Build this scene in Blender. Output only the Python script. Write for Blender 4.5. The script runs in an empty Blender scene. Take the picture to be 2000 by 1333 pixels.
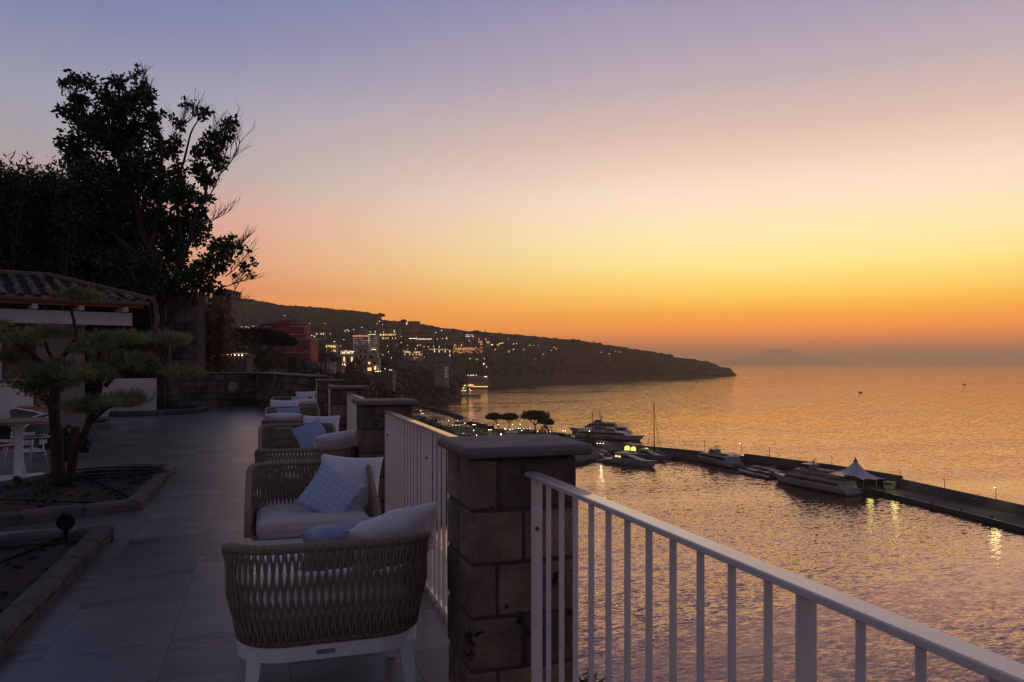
import bpy, bmesh, math, random
import numpy as np
from mathutils import Vector, Matrix, noise

sc = bpy.context.scene
RND = random.Random(7)
TH = math.radians(17.82)          # the camera looks this far to the right of the terrace's long axis (+Y)
CT, ST = math.cos(TH), math.sin(TH)
EYE = 1.5
SEA = -43.5

# ------------------------------------------------------------------ camera
cam_d = bpy.data.cameras.new('camera'); cam = bpy.data.objects.new('camera', cam_d)
sc.collection.objects.link(cam); sc.camera = cam
cam.location = (0, 0, EYE); cam.rotation_euler = (math.pi/2, 0, -TH)
cam_d.lens = 27; cam_d.sensor_width = 36; cam_d.shift_y = 0.02175
cam_d.clip_start = 0.05; cam_d.clip_end = 90000
cam_d.dof.use_dof = True; cam_d.dof.focus_distance = 40; cam_d.dof.aperture_fstop = 8

# ------------------------------------------------------------------ dusk sky
def srgb(r, g, b):
    f = lambda c: (c/12.92 if c <= .04045 else ((c+.055)/1.055)**2.4)
    return (f(r/255), f(g/255), f(b/255), 1)
SUN_AZ = math.radians(17.82+22)   # azimuth right of +Y of the place where the sun has set
world = bpy.data.worlds.new("World"); sc.world = world; world.use_nodes = True
nt = world.node_tree; N = nt.nodes; L = nt.links
for n in list(N): N.remove(n)
out = N.new('ShaderNodeOutputWorld'); bg = N.new('ShaderNodeBackground')
tc = N.new('ShaderNodeTexCoord'); sep = N.new('ShaderNodeSeparateXYZ')
L.new(tc.outputs['Generated'], sep.inputs[0])
def wmath(op, a, b=None, c=None):
    n = N.new('ShaderNodeMath'); n.operation = op
    for i, v in enumerate((a, b, c)):
        if v is None: continue
        if isinstance(v, (int, float)): n.inputs[i].default_value = v
        else: L.new(v, n.inputs[i])
    return n.outputs[0]
zc = wmath('MAXIMUM', sep.outputs[2], 0.0)
el = wmath('SQRT', zc)
hx, hy = math.sin(SUN_AZ), math.cos(SUN_AZ)
dot = wmath('ADD', wmath('MULTIPLY', sep.outputs[0], hx), wmath('MULTIPLY', sep.outputs[1], hy))
hl = wmath('MAXIMUM', wmath('SQRT', wmath('ADD', wmath('MULTIPLY', sep.outputs[0], sep.outputs[0]), wmath('MULTIPLY', sep.outputs[1], sep.outputs[1]))), 0.001)
ang = wmath('ARCCOSINE', wmath('MINIMUM', wmath('MAXIMUM', wmath('DIVIDE', dot, hl), -1.0), 1.0))   # 0 at the glow .. pi opposite
def ramp(stops):
    r = N.new('ShaderNodeValToRGB'); cr = r.color_ramp; cr.interpolation = 'B_SPLINE' if False else 'LINEAR'
    while len(cr.elements) > 1: cr.elements.remove(cr.elements[-1])
    for i, (e, col) in enumerate(stops):
        p = math.sqrt(max(0, math.sin(math.radians(e))))
        el_ = cr.elements[0] if i == 0 else cr.elements.new(p)
        el_.position = p; el_.color = srgb(*col)
    L.new(el, r.inputs[0]); return r.outputs[0]
T_G = [(0, (359.6, 45.2, 17.1)), (1.2, (359.6, 151.9, 8.5)), (2.4, (359.6, 192.7, 27.7)), (3.6, (324.1, 217.7, 27.4)), (5.2, (306.2, 254.7, 111.4)), (7, (292.7, 269.5, 166.1)), (9, (286.4, 268.1, 201.4)), (12, (278.2, 248.6, 223.4)), (16, (241.1, 206.8, 192.7)), (20, (197.3, 182.0, 191.7)), (25, (163.8, 156.1, 189.0)), (33, (83.7, 99.7, 148.0)), (50, (108, 104, 126)), (90, (90, 88, 108))]
T_S = [(0, (183.5, 92.4, 8.6)), (1.5, (358.6, 284.9, 11.9)), (3, (338.9, 203.6, 70.2)), (5, (271.7, 150.5, 120.0)), (7.5, (254.3, 167.3, 148.6)), (10, (237.6, 173.6, 163.5)), (13, (191.6, 179.2, 180.2)), (17, (169.6, 173.4, 193.3)), (22, (133.7, 141.7, 185.2)), (30, (57.0, 119.0, 177.9)), (50, (104, 102, 126)), (90, (90, 88, 108))]
T_B = [(0, (112, 92, 110)), (3, (126, 108, 132)), (8, (132, 120, 148)), (14, (112, 118, 150)), (22, (112, 112, 138)), (40, (94, 93, 114)), (90, (90, 88, 108))]
GLOW, SIDE, BACK = ramp(T_G), ramp(T_S), ramp(T_B)
def mr(v, a, b):
    n = N.new('ShaderNodeMapRange'); n.interpolation_type = 'SMOOTHSTEP'
    L.new(v, n.inputs[0]); n.inputs[1].default_value = a; n.inputs[2].default_value = b; return n.outputs[0]
def wmix(f, a, b):
    n = N.new('ShaderNodeMix'); n.data_type = 'RGBA'
    if isinstance(f, float): n.inputs[0].default_value = f
    else: L.new(f, n.inputs[0])
    L.new(a, n.inputs[6]); L.new(b, n.inputs[7]); return n.outputs[2]
m1 = wmix(mr(ang, 0.12, 0.95), GLOW, SIDE)
m2 = wmix(mr(ang, 0.62, 2.3), m1, BACK)
sky = N.new('ShaderNodeTexSky'); sky.sky_type = 'NISHITA'; sky.sun_disc = False
sky.sun_elevation = math.radians(1.0); sky.sun_rotation = SUN_AZ; sky.dust_density = 2.0
sk = N.new('ShaderNodeVectorMath'); sk.operation = 'SCALE'; sk.inputs[3].default_value = 0.12
L.new(sky.outputs[0], sk.inputs[0])
L.new(wmix(0.06, m2, sk.outputs[0]), bg.inputs[0]); bg.inputs[1].default_value = 1.0
L.new(bg.outputs[0], out.inputs[0])

sun_d = bpy.data.lights.new('sun', 'SUN'); sun = bpy.data.objects.new('sun', sun_d); sc.collection.objects.link(sun)
sun_d.energy = 0.05; sun_d.angle = math.radians(60); sun_d.color = (1, .50, .30)
sd = Vector((math.sin(SUN_AZ)*math.cos(math.radians(3)), math.cos(SUN_AZ)*math.cos(math.radians(3)), math.sin(math.radians(3))))
sun.rotation_euler = sd.to_track_quat('Z', 'Y').to_euler()

sc.view_settings.view_transform = 'Standard'; sc.view_settings.look = 'None'
sc.view_settings.exposure = 0; sc.view_settings.gamma = 1; sc.view_settings.use_curve_mapping = False
sc.render.engine = 'CYCLES'; sc.cycles.use_denoising = True
sc.cycles.max_bounces = 6; sc.cycles.volume_bounces = 1; sc.cycles.sample_clamp_indirect = 4
sc.cycles.use_light_tree = True; sc.cycles.filter_width = 1.3

# ------------------------------------------------------------------ placing helpers
def P(px, d, Z=0.0):
    "world point seen in column px of the photograph, d metres in front of the camera, at height Z"
    r = (px-1000)/1500*d
    return Vector((ST*d + CT*r, CT*d - ST*r, Z))
def G(px, py, Z=0.0):
    "where the sight line through a pixel meets the level Z"
    return P(px, 1500*(EYE-Z)/(py-710), Z)
def HT(py, d): return EYE - (py-710)*d/1500

# ------------------------------------------------------------------ materials
def mat(name, col, rough=.7, metal=0, var=None, vscale=4, bump=0, bscale=30, rnd=0, spec=.5, detail=4, stretch=None, coat=0, emis=None, estr=0, dark=None, dscale=8, dthr=.62, sheen=0):
    m = bpy.data.materials.new(name); m.use_nodes = True
    t = m.node_tree; b = t.nodes['Principled BSDF']; b.inputs['Roughness'].default_value = rough
    b.inputs['Metallic'].default_value = metal; b.inputs['Specular IOR Level'].default_value = spec
    b.inputs['Coat Weight'].default_value = coat; b.inputs['Sheen Weight'].default_value = sheen
    c4 = (*col, 1); b.inputs['Base Color'].default_value = c4
    tx = t.nodes.new('ShaderNodeTexCoord'); src = tx.outputs['Object']
    if stretch:
        mp = t.nodes.new('ShaderNodeMapping'); mp.inputs['Scale'].default_value = stretch
        t.links.new(src, mp.inputs[0]); src = mp.outputs[0]
    if rnd:
        oi = t.nodes.new('ShaderNodeObjectInfo')
        ad = t.nodes.new('ShaderNodeVectorMath'); ad.operation = 'ADD'
        sm = t.nodes.new('ShaderNodeMath'); sm.operation = 'MULTIPLY'; sm.inputs[1].default_value = 37
        t.links.new(oi.outputs['Random'], sm.inputs[0]); t.links.new(src, ad.inputs[0]); t.links.new(sm.outputs[0], ad.inputs[1]); src = ad.outputs[0]
    cur = None
    def ns(scale, det=detail):
        n = t.nodes.new('ShaderNodeTexNoise'); n.inputs['Scale'].default_value = scale; n.inputs['Detail'].default_value = det
        n.inputs['Roughness'].default_value = .62
        t.links.new(src, n.inputs['Vector']); return n.outputs['Fac']
    def mx(f, a, c, mode='MIX'):
        n = t.nodes.new('ShaderNodeMix'); n.data_type = 'RGBA'; n.blend_type = mode
        if isinstance(f, (int, float)): n.inputs[0].default_value = f
        else: t.links.new(f, n.inputs[0])
        for i, v in ((6, a), (7, c)):
            if isinstance(v, tuple): n.inputs[i].default_value = v
            else: t.links.new(v, n.inputs[i])
        return n.outputs[2]
    def mrr(v, a, c, x=0., y=1.):
        n = t.nodes.new('ShaderNodeMapRange'); t.links.new(v, n.inputs[0])
        n.inputs[1].default_value = a; n.inputs[2].default_value = c; n.inputs[3].default_value = x; n.inputs[4].default_value = y; return n.outputs[0]
    if var: cur = mx(mrr(ns(vscale), .34, .66), c4, (*var, 1))
    if dark: cur = mx(mrr(ns(dscale, 3), dthr, dthr+.05), cur or c4, (*dark, 1))
    if rnd:
        v = t.nodes.new('ShaderNodeHueSaturation'); v.inputs['Saturation'].default_value = 1
        t.links.new(mrr(oi.outputs['Random'], 0, 1, 1-rnd, 1+rnd), v.inputs['Value'])
        if cur is None: v.inputs['Color'].default_value = c4
        else: t.links.new(cur, v.inputs['Color'])
        cur = v.outputs[0]
    if cur is not None: t.links.new(cur, b.inputs['Base Color'])
    if bump:
        bn = t.nodes.new('ShaderNodeBump'); bn.inputs['Strength'].default_value = 1; bn.inputs['Distance'].default_value = bump
        h = ns(bscale, 5)
        if dark:
            hm = t.nodes.new('ShaderNodeMath'); hm.operation = 'SUBTRACT'
            t.links.new(h, hm.inputs[0]); t.links.new(mrr(ns(dscale, 3), dthr, dthr+.05, 0, 2.), hm.inputs[1]); h = hm.outputs[0]
        t.links.new(h, bn.inputs['Height']); t.links.new(bn.outputs[0], b.inputs['Normal'])
    if emis:
        b.inputs['Emission Color'].default_value = (*emis, 1); b.inputs['Emission Strength'].default_value = estr
        m.cycles.emission_sampling = 'NONE'
    return m
M = {}
M['tuff'] = mat('tuff_stone', (.26,.175,.12), .92, var=(.10,.07,.055), vscale=6, bump=.03, bscale=18, rnd=.45, dark=(.014,.011,.01), dscale=9, dthr=.655, detail=8)
M['tuffdark'] = mat('grey_tuff_stone', (.17,.14,.12), .93, var=(.09,.075,.066), vscale=3, bump=.015, bscale=14, rnd=.4)
M['mortar'] = mat('mortar', (.09,.07,.06), .95, var=(.05,.04,.035), bump=.004, bscale=60)
M['cap'] = mat('grey_lava_stone', (.20,.172,.155), .75, var=(.13,.112,.105), vscale=7, detail=9, dark=(.09,.08,.075), dscale=24, dthr=.66, bump=.0015, bscale=150)
M['tile'] = mat('grey_stone_tile', (.185,.168,.165), .34, var=(.115,.103,.104), vscale=1.6, bump=.0016, bscale=24, rnd=.22, detail=9, dark=(.10,.09,.09), dscale=1.1, dthr=.6, stretch=(1,2.4,1))
M['tilewarm'] = mat('warm_stone_tile', (.24,.185,.15), .55, var=(.18,.14,.115), vscale=3, bump=.0016, bscale=30, rnd=.12)
M['screed'] = mat('joint_screed', (.085,.08,.083), .9)
M['white'] = mat('white_painted_metal', (.82,.74,.64), .3, var=(.66,.61,.57), vscale=7, coat=.8, bump=.0001, bscale=40, dark=(.36,.25,.17), dscale=16, dthr=.70)
M['chairwhite'] = mat('white_powder_coat', (.72,.72,.73), .45, var=(.66,.66,.67), vscale=8)
M['rust'] = mat('rusty_screw', (.3,.12,.04), .8, var=(.12,.05,.02), vscale=60)
M['rope'] = mat('taupe_rope', (.30,.24,.17), .9, var=(.20,.155,.11), vscale=60, bump=.003, bscale=320)
M['cushion'] = mat('beige_outdoor_fabric', (.52,.48,.46), .9, var=(.46,.43,.41), vscale=5, bump=.0015, bscale=18, sheen=.2)
M['linen'] = mat('pale_linen', (.74,.73,.78), .9, var=(.66,.65,.72), vscale=6, bump=.003, bscale=14, sheen=.2)
M['blue'] = mat('blue_cotton', (.30,.40,.58), .9, var=(.25,.34,.52), vscale=30, bump=.0015, bscale=40)
M['bluegrey'] = mat('blue_grey_cotton', (.42,.46,.60), .9, var=(.32,.36,.52), vscale=12, bump=.002, bscale=30)
M['bark'] = mat('bark', (.075,.055,.042), .95, var=(.035,.028,.022), vscale=9, bump=.02, bscale=26, stretch=(1,1,.25))
M['barkwarm'] = mat('pine_bark', (.06,.037,.026), .95, var=(.03,.022,.018), vscale=12, bump=.02, bscale=34, stretch=(1,1,.35))
M['deadwood'] = mat('bare_grey_wood', (.17,.14,.12), .9, var=(.09,.075,.065), vscale=9, bump=.01, bscale=30, stretch=(1,1,.25))
M['leaf'] = mat('dark_leaf', (.035,.055,.022), .6, var=(.05,.075,.028), vscale=1.5, spec=.3)
M['needle'] = mat('pine_needle', (.12,.14,.06), .7, var=(.34,.36,.16), vscale=2.5, spec=.2)
M['bamboo'] = mat('bamboo_leaf', (.032,.042,.016), .6, var=(.05,.055,.022), vscale=2, spec=.3)
M['cane'] = mat('bamboo_cane', (.16,.13,.06), .6, var=(.10,.10,.05), vscale=3)
M['autumn'] = mat('autumn_leaf', (.30,.09,.028), .8, var=(.12,.05,.02), vscale=.6)
M['litreed'] = mat('warm_lit_reed', (.25,.145,.065), .9, var=(.12,.075,.035), vscale=2)  # warm light falling on the reeds is put into this brown
M['soil'] = mat('garden_soil', (.045,.028,.02), 1, var=(.022,.015,.012), vscale=9, bump=.03, bscale=40, dark=(.10,.075,.05), dscale=60, dthr=.68)
M['kerb'] = mat('kerb_stone', (.12,.10,.085), .93, var=(.07,.065,.058), vscale=8, bump=.012, bscale=40, rnd=.25)
M['wood'] = mat('orange_teak', (.34,.15,.06), .5, var=(.22,.09,.035), vscale=5, stretch=(1,8,1))
M['beam'] = mat('orange_stained_beam', (.62,.17,.055), .6, var=(.45,.12,.04), vscale=3, stretch=(1,6,1))
M['rooftile'] = mat('old_roof_tile', (.20,.15,.115), .9, var=(.12,.09,.07), vscale=9, bump=.01, bscale=40, rnd=.45)
M['plaster'] = mat('white_plaster', (.55,.54,.55), .85, var=(.47,.46,.47), vscale=2, bump=.003, bscale=20)
M['black'] = mat('black_metal', (.008,.008,.009), .85, spec=.2)
M['rubber'] = mat('black_hose', (.01,.01,.01), .6)
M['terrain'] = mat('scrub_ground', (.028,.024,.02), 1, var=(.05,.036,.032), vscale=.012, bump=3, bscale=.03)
M['rock'] = mat('pale_cliff_rock', (.13,.11,.09), 1, var=(.07,.06,.05), vscale=.03, bump=4, bscale=.06)
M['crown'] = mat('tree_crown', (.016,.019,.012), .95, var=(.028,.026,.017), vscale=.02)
M['concrete'] = mat('harbour_concrete', (.12,.105,.095), .9, var=(.075,.065,.06), vscale=.35, bump=.03, bscale=2)
M['asphalt'] = mat('asphalt', (.028,.026,.026), .9, var=(.018,.017,.017), vscale=.4)
M['rocks'] = mat('breakwater_rock', (.06,.055,.05), .95, var=(.035,.032,.03), vscale=.5, rnd=.3)
M['boatwhite'] = mat('boat_white', (.34,.33,.34), .35, var=(.27,.26,.27), vscale=.5, spec=.5)
M['boatgrey'] = mat('boat_grey', (.20,.20,.21), .5, var=(.15,.15,.16), vscale=.4)
M['boatdark'] = mat('dark_hull_paint', (.02,.02,.028), .4)
M['boatred'] = mat('red_boat_paint', (.12,.02,.018), .5, var=(.07,.015,.012), vscale=.8)
M['boatblue'] = mat('blue_boat_paint', (.04,.07,.13), .5)
M['glass'] = mat('dark_glass', (.012,.013,.016), .12, spec=.8)
M['sailcloth'] = mat('tent_membrane', (.42,.42,.43), .7, var=(.37,.37,.38), vscale=.5)
M['redwall'] = mat('red_plaster', (.40,.085,.075), .9, var=(.28,.055,.055), vscale=.12)
M['redwall2'] = mat('faded_red_plaster', (.33,.10,.08), .9, var=(.2,.06,.05), vscale=.12)
M['cream'] = mat('cream_plaster', (.42,.36,.28), .9, var=(.36,.31,.25), vscale=.2)
M['villa'] = mat('ivory_plaster', (.46,.39,.29), .9, var=(.38,.33,.25), vscale=.3)
M['greywall'] = mat('grey_plaster', (.26,.23,.215), .9, var=(.2,.18,.17), vscale=.1)
M['brownwall'] = mat('brown_plaster', (.17,.12,.10), .9, var=(.13,.10,.08), vscale=.1)
M['pinkwall'] = mat('pink_plaster', (.30,.20,.17), .9, var=(.36,.23,.2), vscale=.1)
M['terracotta'] = mat('terracotta_roof', (.17,.07,.045), .9, var=(.12,.055,.04), vscale=.3)
M['panedark'] = mat('unlit_pane', (.02,.02,.022), .25)
M['carpaint'] = mat('car_paint', (.25,.25,.27), .3, rnd=.9, coat=.5)
WARM=(1,.62,.22); ORANGE=(1,.38,.10); YEL=(1,.85,.25); COOL=(1,.86,.60); GRN=(.75,1,.35)
M['lwarm'] = mat('warm_light', (.8,.6,.3), emis=WARM, estr=3)
M['lwarm2'] = mat('bright_warm_light', (.8,.7,.5), emis=(1,.78,.45), estr=9)
M['lorange'] = mat('orange_light', (.8,.4,.2), emis=ORANGE, estr=2.5)
M['lyellow'] = mat('yellow_light', (.8,.7,.2), emis=(1,.88,.2), estr=1.1)
M['lcool'] = mat('white_light', (.8,.8,.8), emis=COOL, estr=9)
M['paneglow'] = mat('lit_pane', (.5,.3,.1), emis=(1,.55,.18), estr=1.2)
M['wincool'] = mat('cool_lit_window', (.4,.4,.4), emis=(1,.9,.7), estr=1.1)
M['winwarm'] = mat('warm_lit_window', (.4,.3,.2), emis=WARM, estr=1.3)
M['winorange'] = mat('orange_lit_window', (.4,.2,.1), emis=ORANGE, estr=1.2)
M['panedim'] = mat('dimly_lit_pane', (.4,.3,.2), emis=(.9,.6,.4), estr=.35)

def pattern_mat():
    m = mat('greek_key_fabric', (.30,.40,.58), .9, bump=.001, bscale=60); t = m.node_tree
    b = t.nodes['Principled BSDF']; uv = t.nodes.new('ShaderNodeUVMap')
    def mt(op, *a):
        n = t.nodes.new('ShaderNodeMath'); n.operation = op
        for i, v in enumerate(a):
            if isinstance(v, (int, float)): n.inputs[i].default_value = v
            else: t.links.new(v, n.inputs[i])
        return n.outputs[0]
    s = t.nodes.new('ShaderNodeSeparateXYZ'); t.links.new(uv.outputs[0], s.inputs[0])
    fx = mt('ABSOLUTE', mt('SUBTRACT', mt('FRACT', mt('MULTIPLY', s.outputs[0], 8.0)), .5))
    fy = mt('ABSOLUTE', mt('SUBTRACT', mt('FRACT', mt('MULTIPLY', s.outputs[1], 8.0)), .5))
    w = mt('FRACT', mt('MULTIPLY', mt('MAXIMUM', fx, fy), 4.0))
    k = mt('GREATER_THAN', w, .55)
    n = t.nodes.new('ShaderNodeMix'); n.data_type = 'RGBA'; t.links.new(k, n.inputs[0])
    n.inputs[6].default_value = (.26,.36,.55,1); n.inputs[7].default_value = (.46,.54,.68,1)
    t.links.new(n.outputs[2], b.inputs['Base Color']); return m
M['key'] = pattern_mat()

def water_mat():
    m = bpy.data.materials.new('sea_water'); m.use_nodes = True; t = m.node_tree; b = t.nodes['Principled BSDF']
    b.inputs['Base Color'].default_value = (.02,.02,.026,1); b.inputs['Roughness'].default_value = .05; b.inputs['IOR'].default_value = 2.6
    g = t.nodes.new('ShaderNodeNewGeometry'); tot = None
    def vm(op, a, c):
        n = t.nodes.new('ShaderNodeVectorMath'); n.operation = op; t.links.new(a, n.inputs[0])
        if isinstance(c, tuple): n.inputs[1].default_value = c
        else: t.links.new(c, n.inputs[1])
        return n.outputs[0]
    # wave slopes straight from the noise, so that far ripples are averaged by the samples and not flattened
    for sc_, k, st in (((.05,.10,.1), .05, 0), ((.22,.50,.3), .26, .10), ((.6,1.6,1), .46, -.08), ((1.7,4.2,1), .34, .15)):
        mp = t.nodes.new('ShaderNodeMapping'); mp.inputs['Rotation'].default_value = (0,0,.30+st); mp.inputs['Scale'].default_value = sc_
        t.links.new(g.outputs['Position'], mp.inputs[0])
        n = t.nodes.new('ShaderNodeTexNoise'); n.inputs['Scale'].default_value = 1; n.inputs['Detail'].default_value = 2; n.inputs['Roughness'].default_value = .5; n.inputs['Distortion'].default_value = .5
        t.links.new(mp.outputs[0], n.inputs['Vector'])
        v = vm('MULTIPLY', vm('SUBTRACT', n.outputs['Color'], (.5,.5,.5)), (k*.7,k,0))
        tot = v if tot is None else vm('ADD', tot, v)
    pn = t.nodes.new('ShaderNodeTexNoise'); pn.inputs['Scale'].default_value = .006; pn.inputs['Detail'].default_value = 3; pn.inputs['Distortion'].default_value = 1.2
    ps = t.nodes.new('ShaderNodeMapping'); ps.inputs['Scale'].default_value = (.6,1.6,1); ps.inputs['Rotation'].default_value = (0,0,.2); t.links.new(g.outputs['Position'], ps.inputs[0]); t.links.new(ps.outputs[0], pn.inputs['Vector'])
    pr = t.nodes.new('ShaderNodeMapRange'); t.links.new(pn.outputs['Fac'], pr.inputs[0]); pr.inputs[1].default_value = .35; pr.inputs[2].default_value = .65; pr.inputs[3].default_value = .45; pr.inputs[4].default_value = 1.35
    sv = t.nodes.new('ShaderNodeVectorMath'); sv.operation = 'SCALE'; t.links.new(tot, sv.inputs[0]); t.links.new(pr.outputs[0], sv.inputs['Scale']); tot = sv.outputs[0]
    nn = t.nodes.new('ShaderNodeVectorMath'); nn.operation = 'NORMALIZE'; t.links.new(vm('ADD', tot, (0,0,1)), nn.inputs[0])
    t.nodes.remove(b); gl = t.nodes.new('ShaderNodeBsdfGlossy'); gl.inputs['Roughness'].default_value = .04; gl.inputs['Color'].default_value = (1,.745,.645,1)  # warmth of the sunset reflection is put into the gloss colour
    df = t.nodes.new('ShaderNodeBsdfDiffuse'); df.inputs['Color'].default_value = (.022,.016,.018,1)
    lw = t.nodes.new('ShaderNodeLayerWeight'); lw.inputs['Blend'].default_value = .5; t.links.new(nn.outputs[0], lw.inputs['Normal'])
    pw = t.nodes.new('ShaderNodeMath'); pw.operation = 'POWER'; pw.inputs[1].default_value = 2.9; t.links.new(lw.outputs['Facing'], pw.inputs[0])
    fr = t.nodes.new('ShaderNodeMapRange'); fr.inputs[3].default_value = .03; fr.inputs[4].default_value = 1.0; t.links.new(pw.outputs[0], fr.inputs[0])
    mx = t.nodes.new('ShaderNodeMixShader'); t.links.new(fr.outputs[0], mx.inputs[0]); t.links.new(df.outputs[0], mx.inputs[1]); t.links.new(gl.outputs[0], mx.inputs[2])
    t.links.new(nn.outputs[0], gl.inputs['Normal'])
    t.links.new(mx.outputs[0], t.nodes['Material Output'].inputs[0]); return m
M['water'] = water_mat()

# ------------------------------------------------------------------ mesh helpers
class MB:
    def __init__(s): s.v = []; s.f = []
    def add(s, vs, fs):
        o = len(s.v); s.v += [tuple(v) for v in vs]; s.f += [tuple(i+o for i in f) for f in fs]; return s
    def box(s, c, d, rz=0, ch=0):
        hx, hy, hz = d[0]/2, d[1]/2, d[2]/2; ca, sa = math.cos(rz), math.sin(rz)
        def T(x, y, z): return (c[0]+x*ca-y*sa, c[1]+x*sa+y*ca, c[2]+z)
        if not ch:
            return s.add([T(x*hx, y*hy, z*hz) for z in (-1,1) for x, y in ((-1,-1),(1,-1),(1,1),(-1,1))], [(3,2,1,0),(4,5,6,7),(0,1,5,4),(1,2,6,5),(2,3,7,6),(3,0,4,7)])
        vs = []; idx = {}
        for ax in range(3):
            for sx in (-1,1):
                for sy in (-1,1):
                    for sz in (-1,1):
                        p = [sx*(hx-ch), sy*(hy-ch), sz*(hz-ch)]; p[ax] = (sx*hx, sy*hy, sz*hz)[ax]
                        idx[(ax,sx,sy,sz)] = len(vs); vs.append(T(*p))
        fs = []
        for ax in range(3):
            o = [i for i in range(3) if i != ax]
            for sg in (-1,1):
                q = []
                for a, b_ in ((-1,-1),(1,-1),(1,1),(-1,1)):
                    k = [0,0,0]; k[ax] = sg; k[o[0]] = a; k[o[1]] = b_; q.append(idx[(ax,*k)])
                if (sg > 0) == (ax == 1): q = q[::-1]
                fs.append(tuple(q))
        for a in range(3):
            b_, c_ = [i for i in range(3) if i != a]
            for sb in (-1,1):
                for s2 in (-1,1):
                    k1 = [0,0,0]; k1[a] = -1; k1[b_] = sb; k1[c_] = s2; k2 = list(k1); k2[a] = 1
                    fs.append((idx[(b_,*k1)], idx[(b_,*k2)], idx[(c_,*k2)], idx[(c_,*k1)]))
        for sx in (-1,1):
            for sy in (-1,1):
                for sz in (-1,1): fs.append((idx[(0,sx,sy,sz)], idx[(1,sx,sy,sz)], idx[(2,sx,sy,sz)]))
        return s.add(vs, fs)
    def tube(s, pts, r, n=6, cap=True, flat=1.0, up=None):
        pts = [Vector(p) for p in pts]; m = len(pts); o = len(s.v); vs = []
        u = None
        for i, p in enumerate(pts):
            t = (pts[min(i+1, m-1)] - pts[max(i-1, 0)]); t = t.normalized() if t.length > 1e-9 else Vector((0,0,1))
            ref = Vector(up) if up is not None else (Vector((0,0,1)) if abs(t.z) < .9 else Vector((1,0,0)))
            if u is None or up is not None: a = t.cross(ref)
            else: a = u - t*u.dot(t)
            if a.length < 1e-6: a = t.orthogonal()
            a.normalize(); u = a; b = t.cross(a)
            rr = r[i] if isinstance(r, (list, tuple)) else r
            for k in range(n):
                an = 2*math.pi*k/n + (math.pi/n)
                vs.append(p + a*math.cos(an)*rr + b*math.sin(an)*rr*flat)
        fs = [(i*n+k, i*n+(k+1) % n, (i+1)*n+(k+1) % n, (i+1)*n+k) for i in range(m-1) for k in range(n)]
        if cap: fs += [tuple(range(n-1, -1, -1)), tuple((m-1)*n+k for k in range(n))]
        return s.add(vs, fs)
    def prism(s, poly, z0, z1):
        n = len(poly)
        return s.add([(p[0], p[1], z0) for p in poly]+[(p[0], p[1], z1) for p in poly],
            [tuple(range(n-1,-1,-1)), tuple(range(n, 2*n))]+[(i, (i+1) % n, n+(i+1) % n, n+i) for i in range(n)])
    def loft(s, rings, close=True, cap=True):
        n = len(rings[0]); m = len(rings); vs = [v for r in rings for v in r]
        K = n if close else n-1
        fs = [(i*n+k, i*n+(k+1) % n, (i+1)*n+(k+1) % n, (i+1)*n+k) for i in range(m-1) for k in range(K)]
        if cap and close: fs += [tuple(range(n-1,-1,-1)), tuple((m-1)*n+k for k in range(n))]
        return s.add(vs, fs)
    def lathe(s, prof, c=(0,0,0), n=16):
        return s.loft([[(c[0]+r*math.cos(2*math.pi*k/n), c[1]+r*math.sin(2*math.pi*k/n), c[2]+z) for k in range(n)] for r, z in prof])
    def ico(s, c, r, sq=1.0, jit=0.0, rnd=RND):
        ph = (1+5**.5)/2; vs = []
        for a, b_, c_ in ((-1,ph,0),(1,ph,0),(-1,-ph,0),(1,-ph,0),(0,-1,ph),(0,1,ph),(0,-1,-ph),(0,1,-ph),(ph,0,-1),(ph,0,1),(-ph,0,-1),(-ph,0,1)):
            k = r/1.9*(1+jit*(rnd.random()-.5)*2); vs.append((c[0]+a*k, c[1]+b_*k, c[2]+c_*k*sq))
        return s.add(vs, [(0,11,5),(0,5,1),(0,1,7),(0,7,10),(0,10,11),(1,5,9),(5,11,4),(11,10,2),(10,7,6),(7,1,8),(3,9,4),(3,4,2),(3,2,6),(3,6,8),(3,8,9),(4,9,5),(2,4,11),(6,2,10),(8,6,7),(9,8,1)])
    def mesh(s, name, m, smooth=False, fix=True):
        me = bpy.data.meshes.new(name); me.from_pydata(s.v, [], s.f)
        if m is not None: me.materials.append(M[m] if isinstance(m, str) else m)
        if fix and len(s.f) < 60000:
            bm = bmesh.new(); bm.from_mesh(me); bmesh.ops.recalc_face_normals(bm, faces=bm.faces); bm.to_mesh(me); bm.free()
        if smooth: me.polygons.foreach_set('use_smooth', [True]*len(me.polygons))
        me.update(); return me
COL = sc.collection.objects
def link(name, data, parent=None, loc=None, **props):
    o = bpy.data.objects.new(name, data); COL.link(o)
    if parent is not None: o.parent = parent
    if loc is not None: o.location = loc
    for k, v in props.items(): o[k] = v
    return o
def obj(name, mb, m, parent=None, smooth=False, loc=None, fix=True, **props):
    return link(name, mb.mesh(name, m, smooth, fix), parent, loc, **props)
def thing(name, label, cat, loc=(0,0,0), rz=0, group=None):
    o = link(name, None, None, loc, label=label, category=cat); o.rotation_euler = (0,0,rz); o.empty_display_size = .2
    if group: o['group'] = group
    return o
def tag(o, label, cat, group=None):
    o['label'] = label; o['category'] = cat
    if group: o['group'] = group
    return o
def struct(o): o['kind'] = 'structure'; return o
def dup(root, loc, rz=0, label=None, group=None):
    r = root.copy(); COL.link(r); r.location = loc; r.rotation_euler = (0,0,rz)
    if label: r['label'] = label
    if group: r['group'] = group
    for ch in list(root.children):
        c = ch.copy(); COL.link(c); c.parent = r
        for g in list(ch.children):
            d = g.copy(); COL.link(d); d.parent = c
    return r
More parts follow.
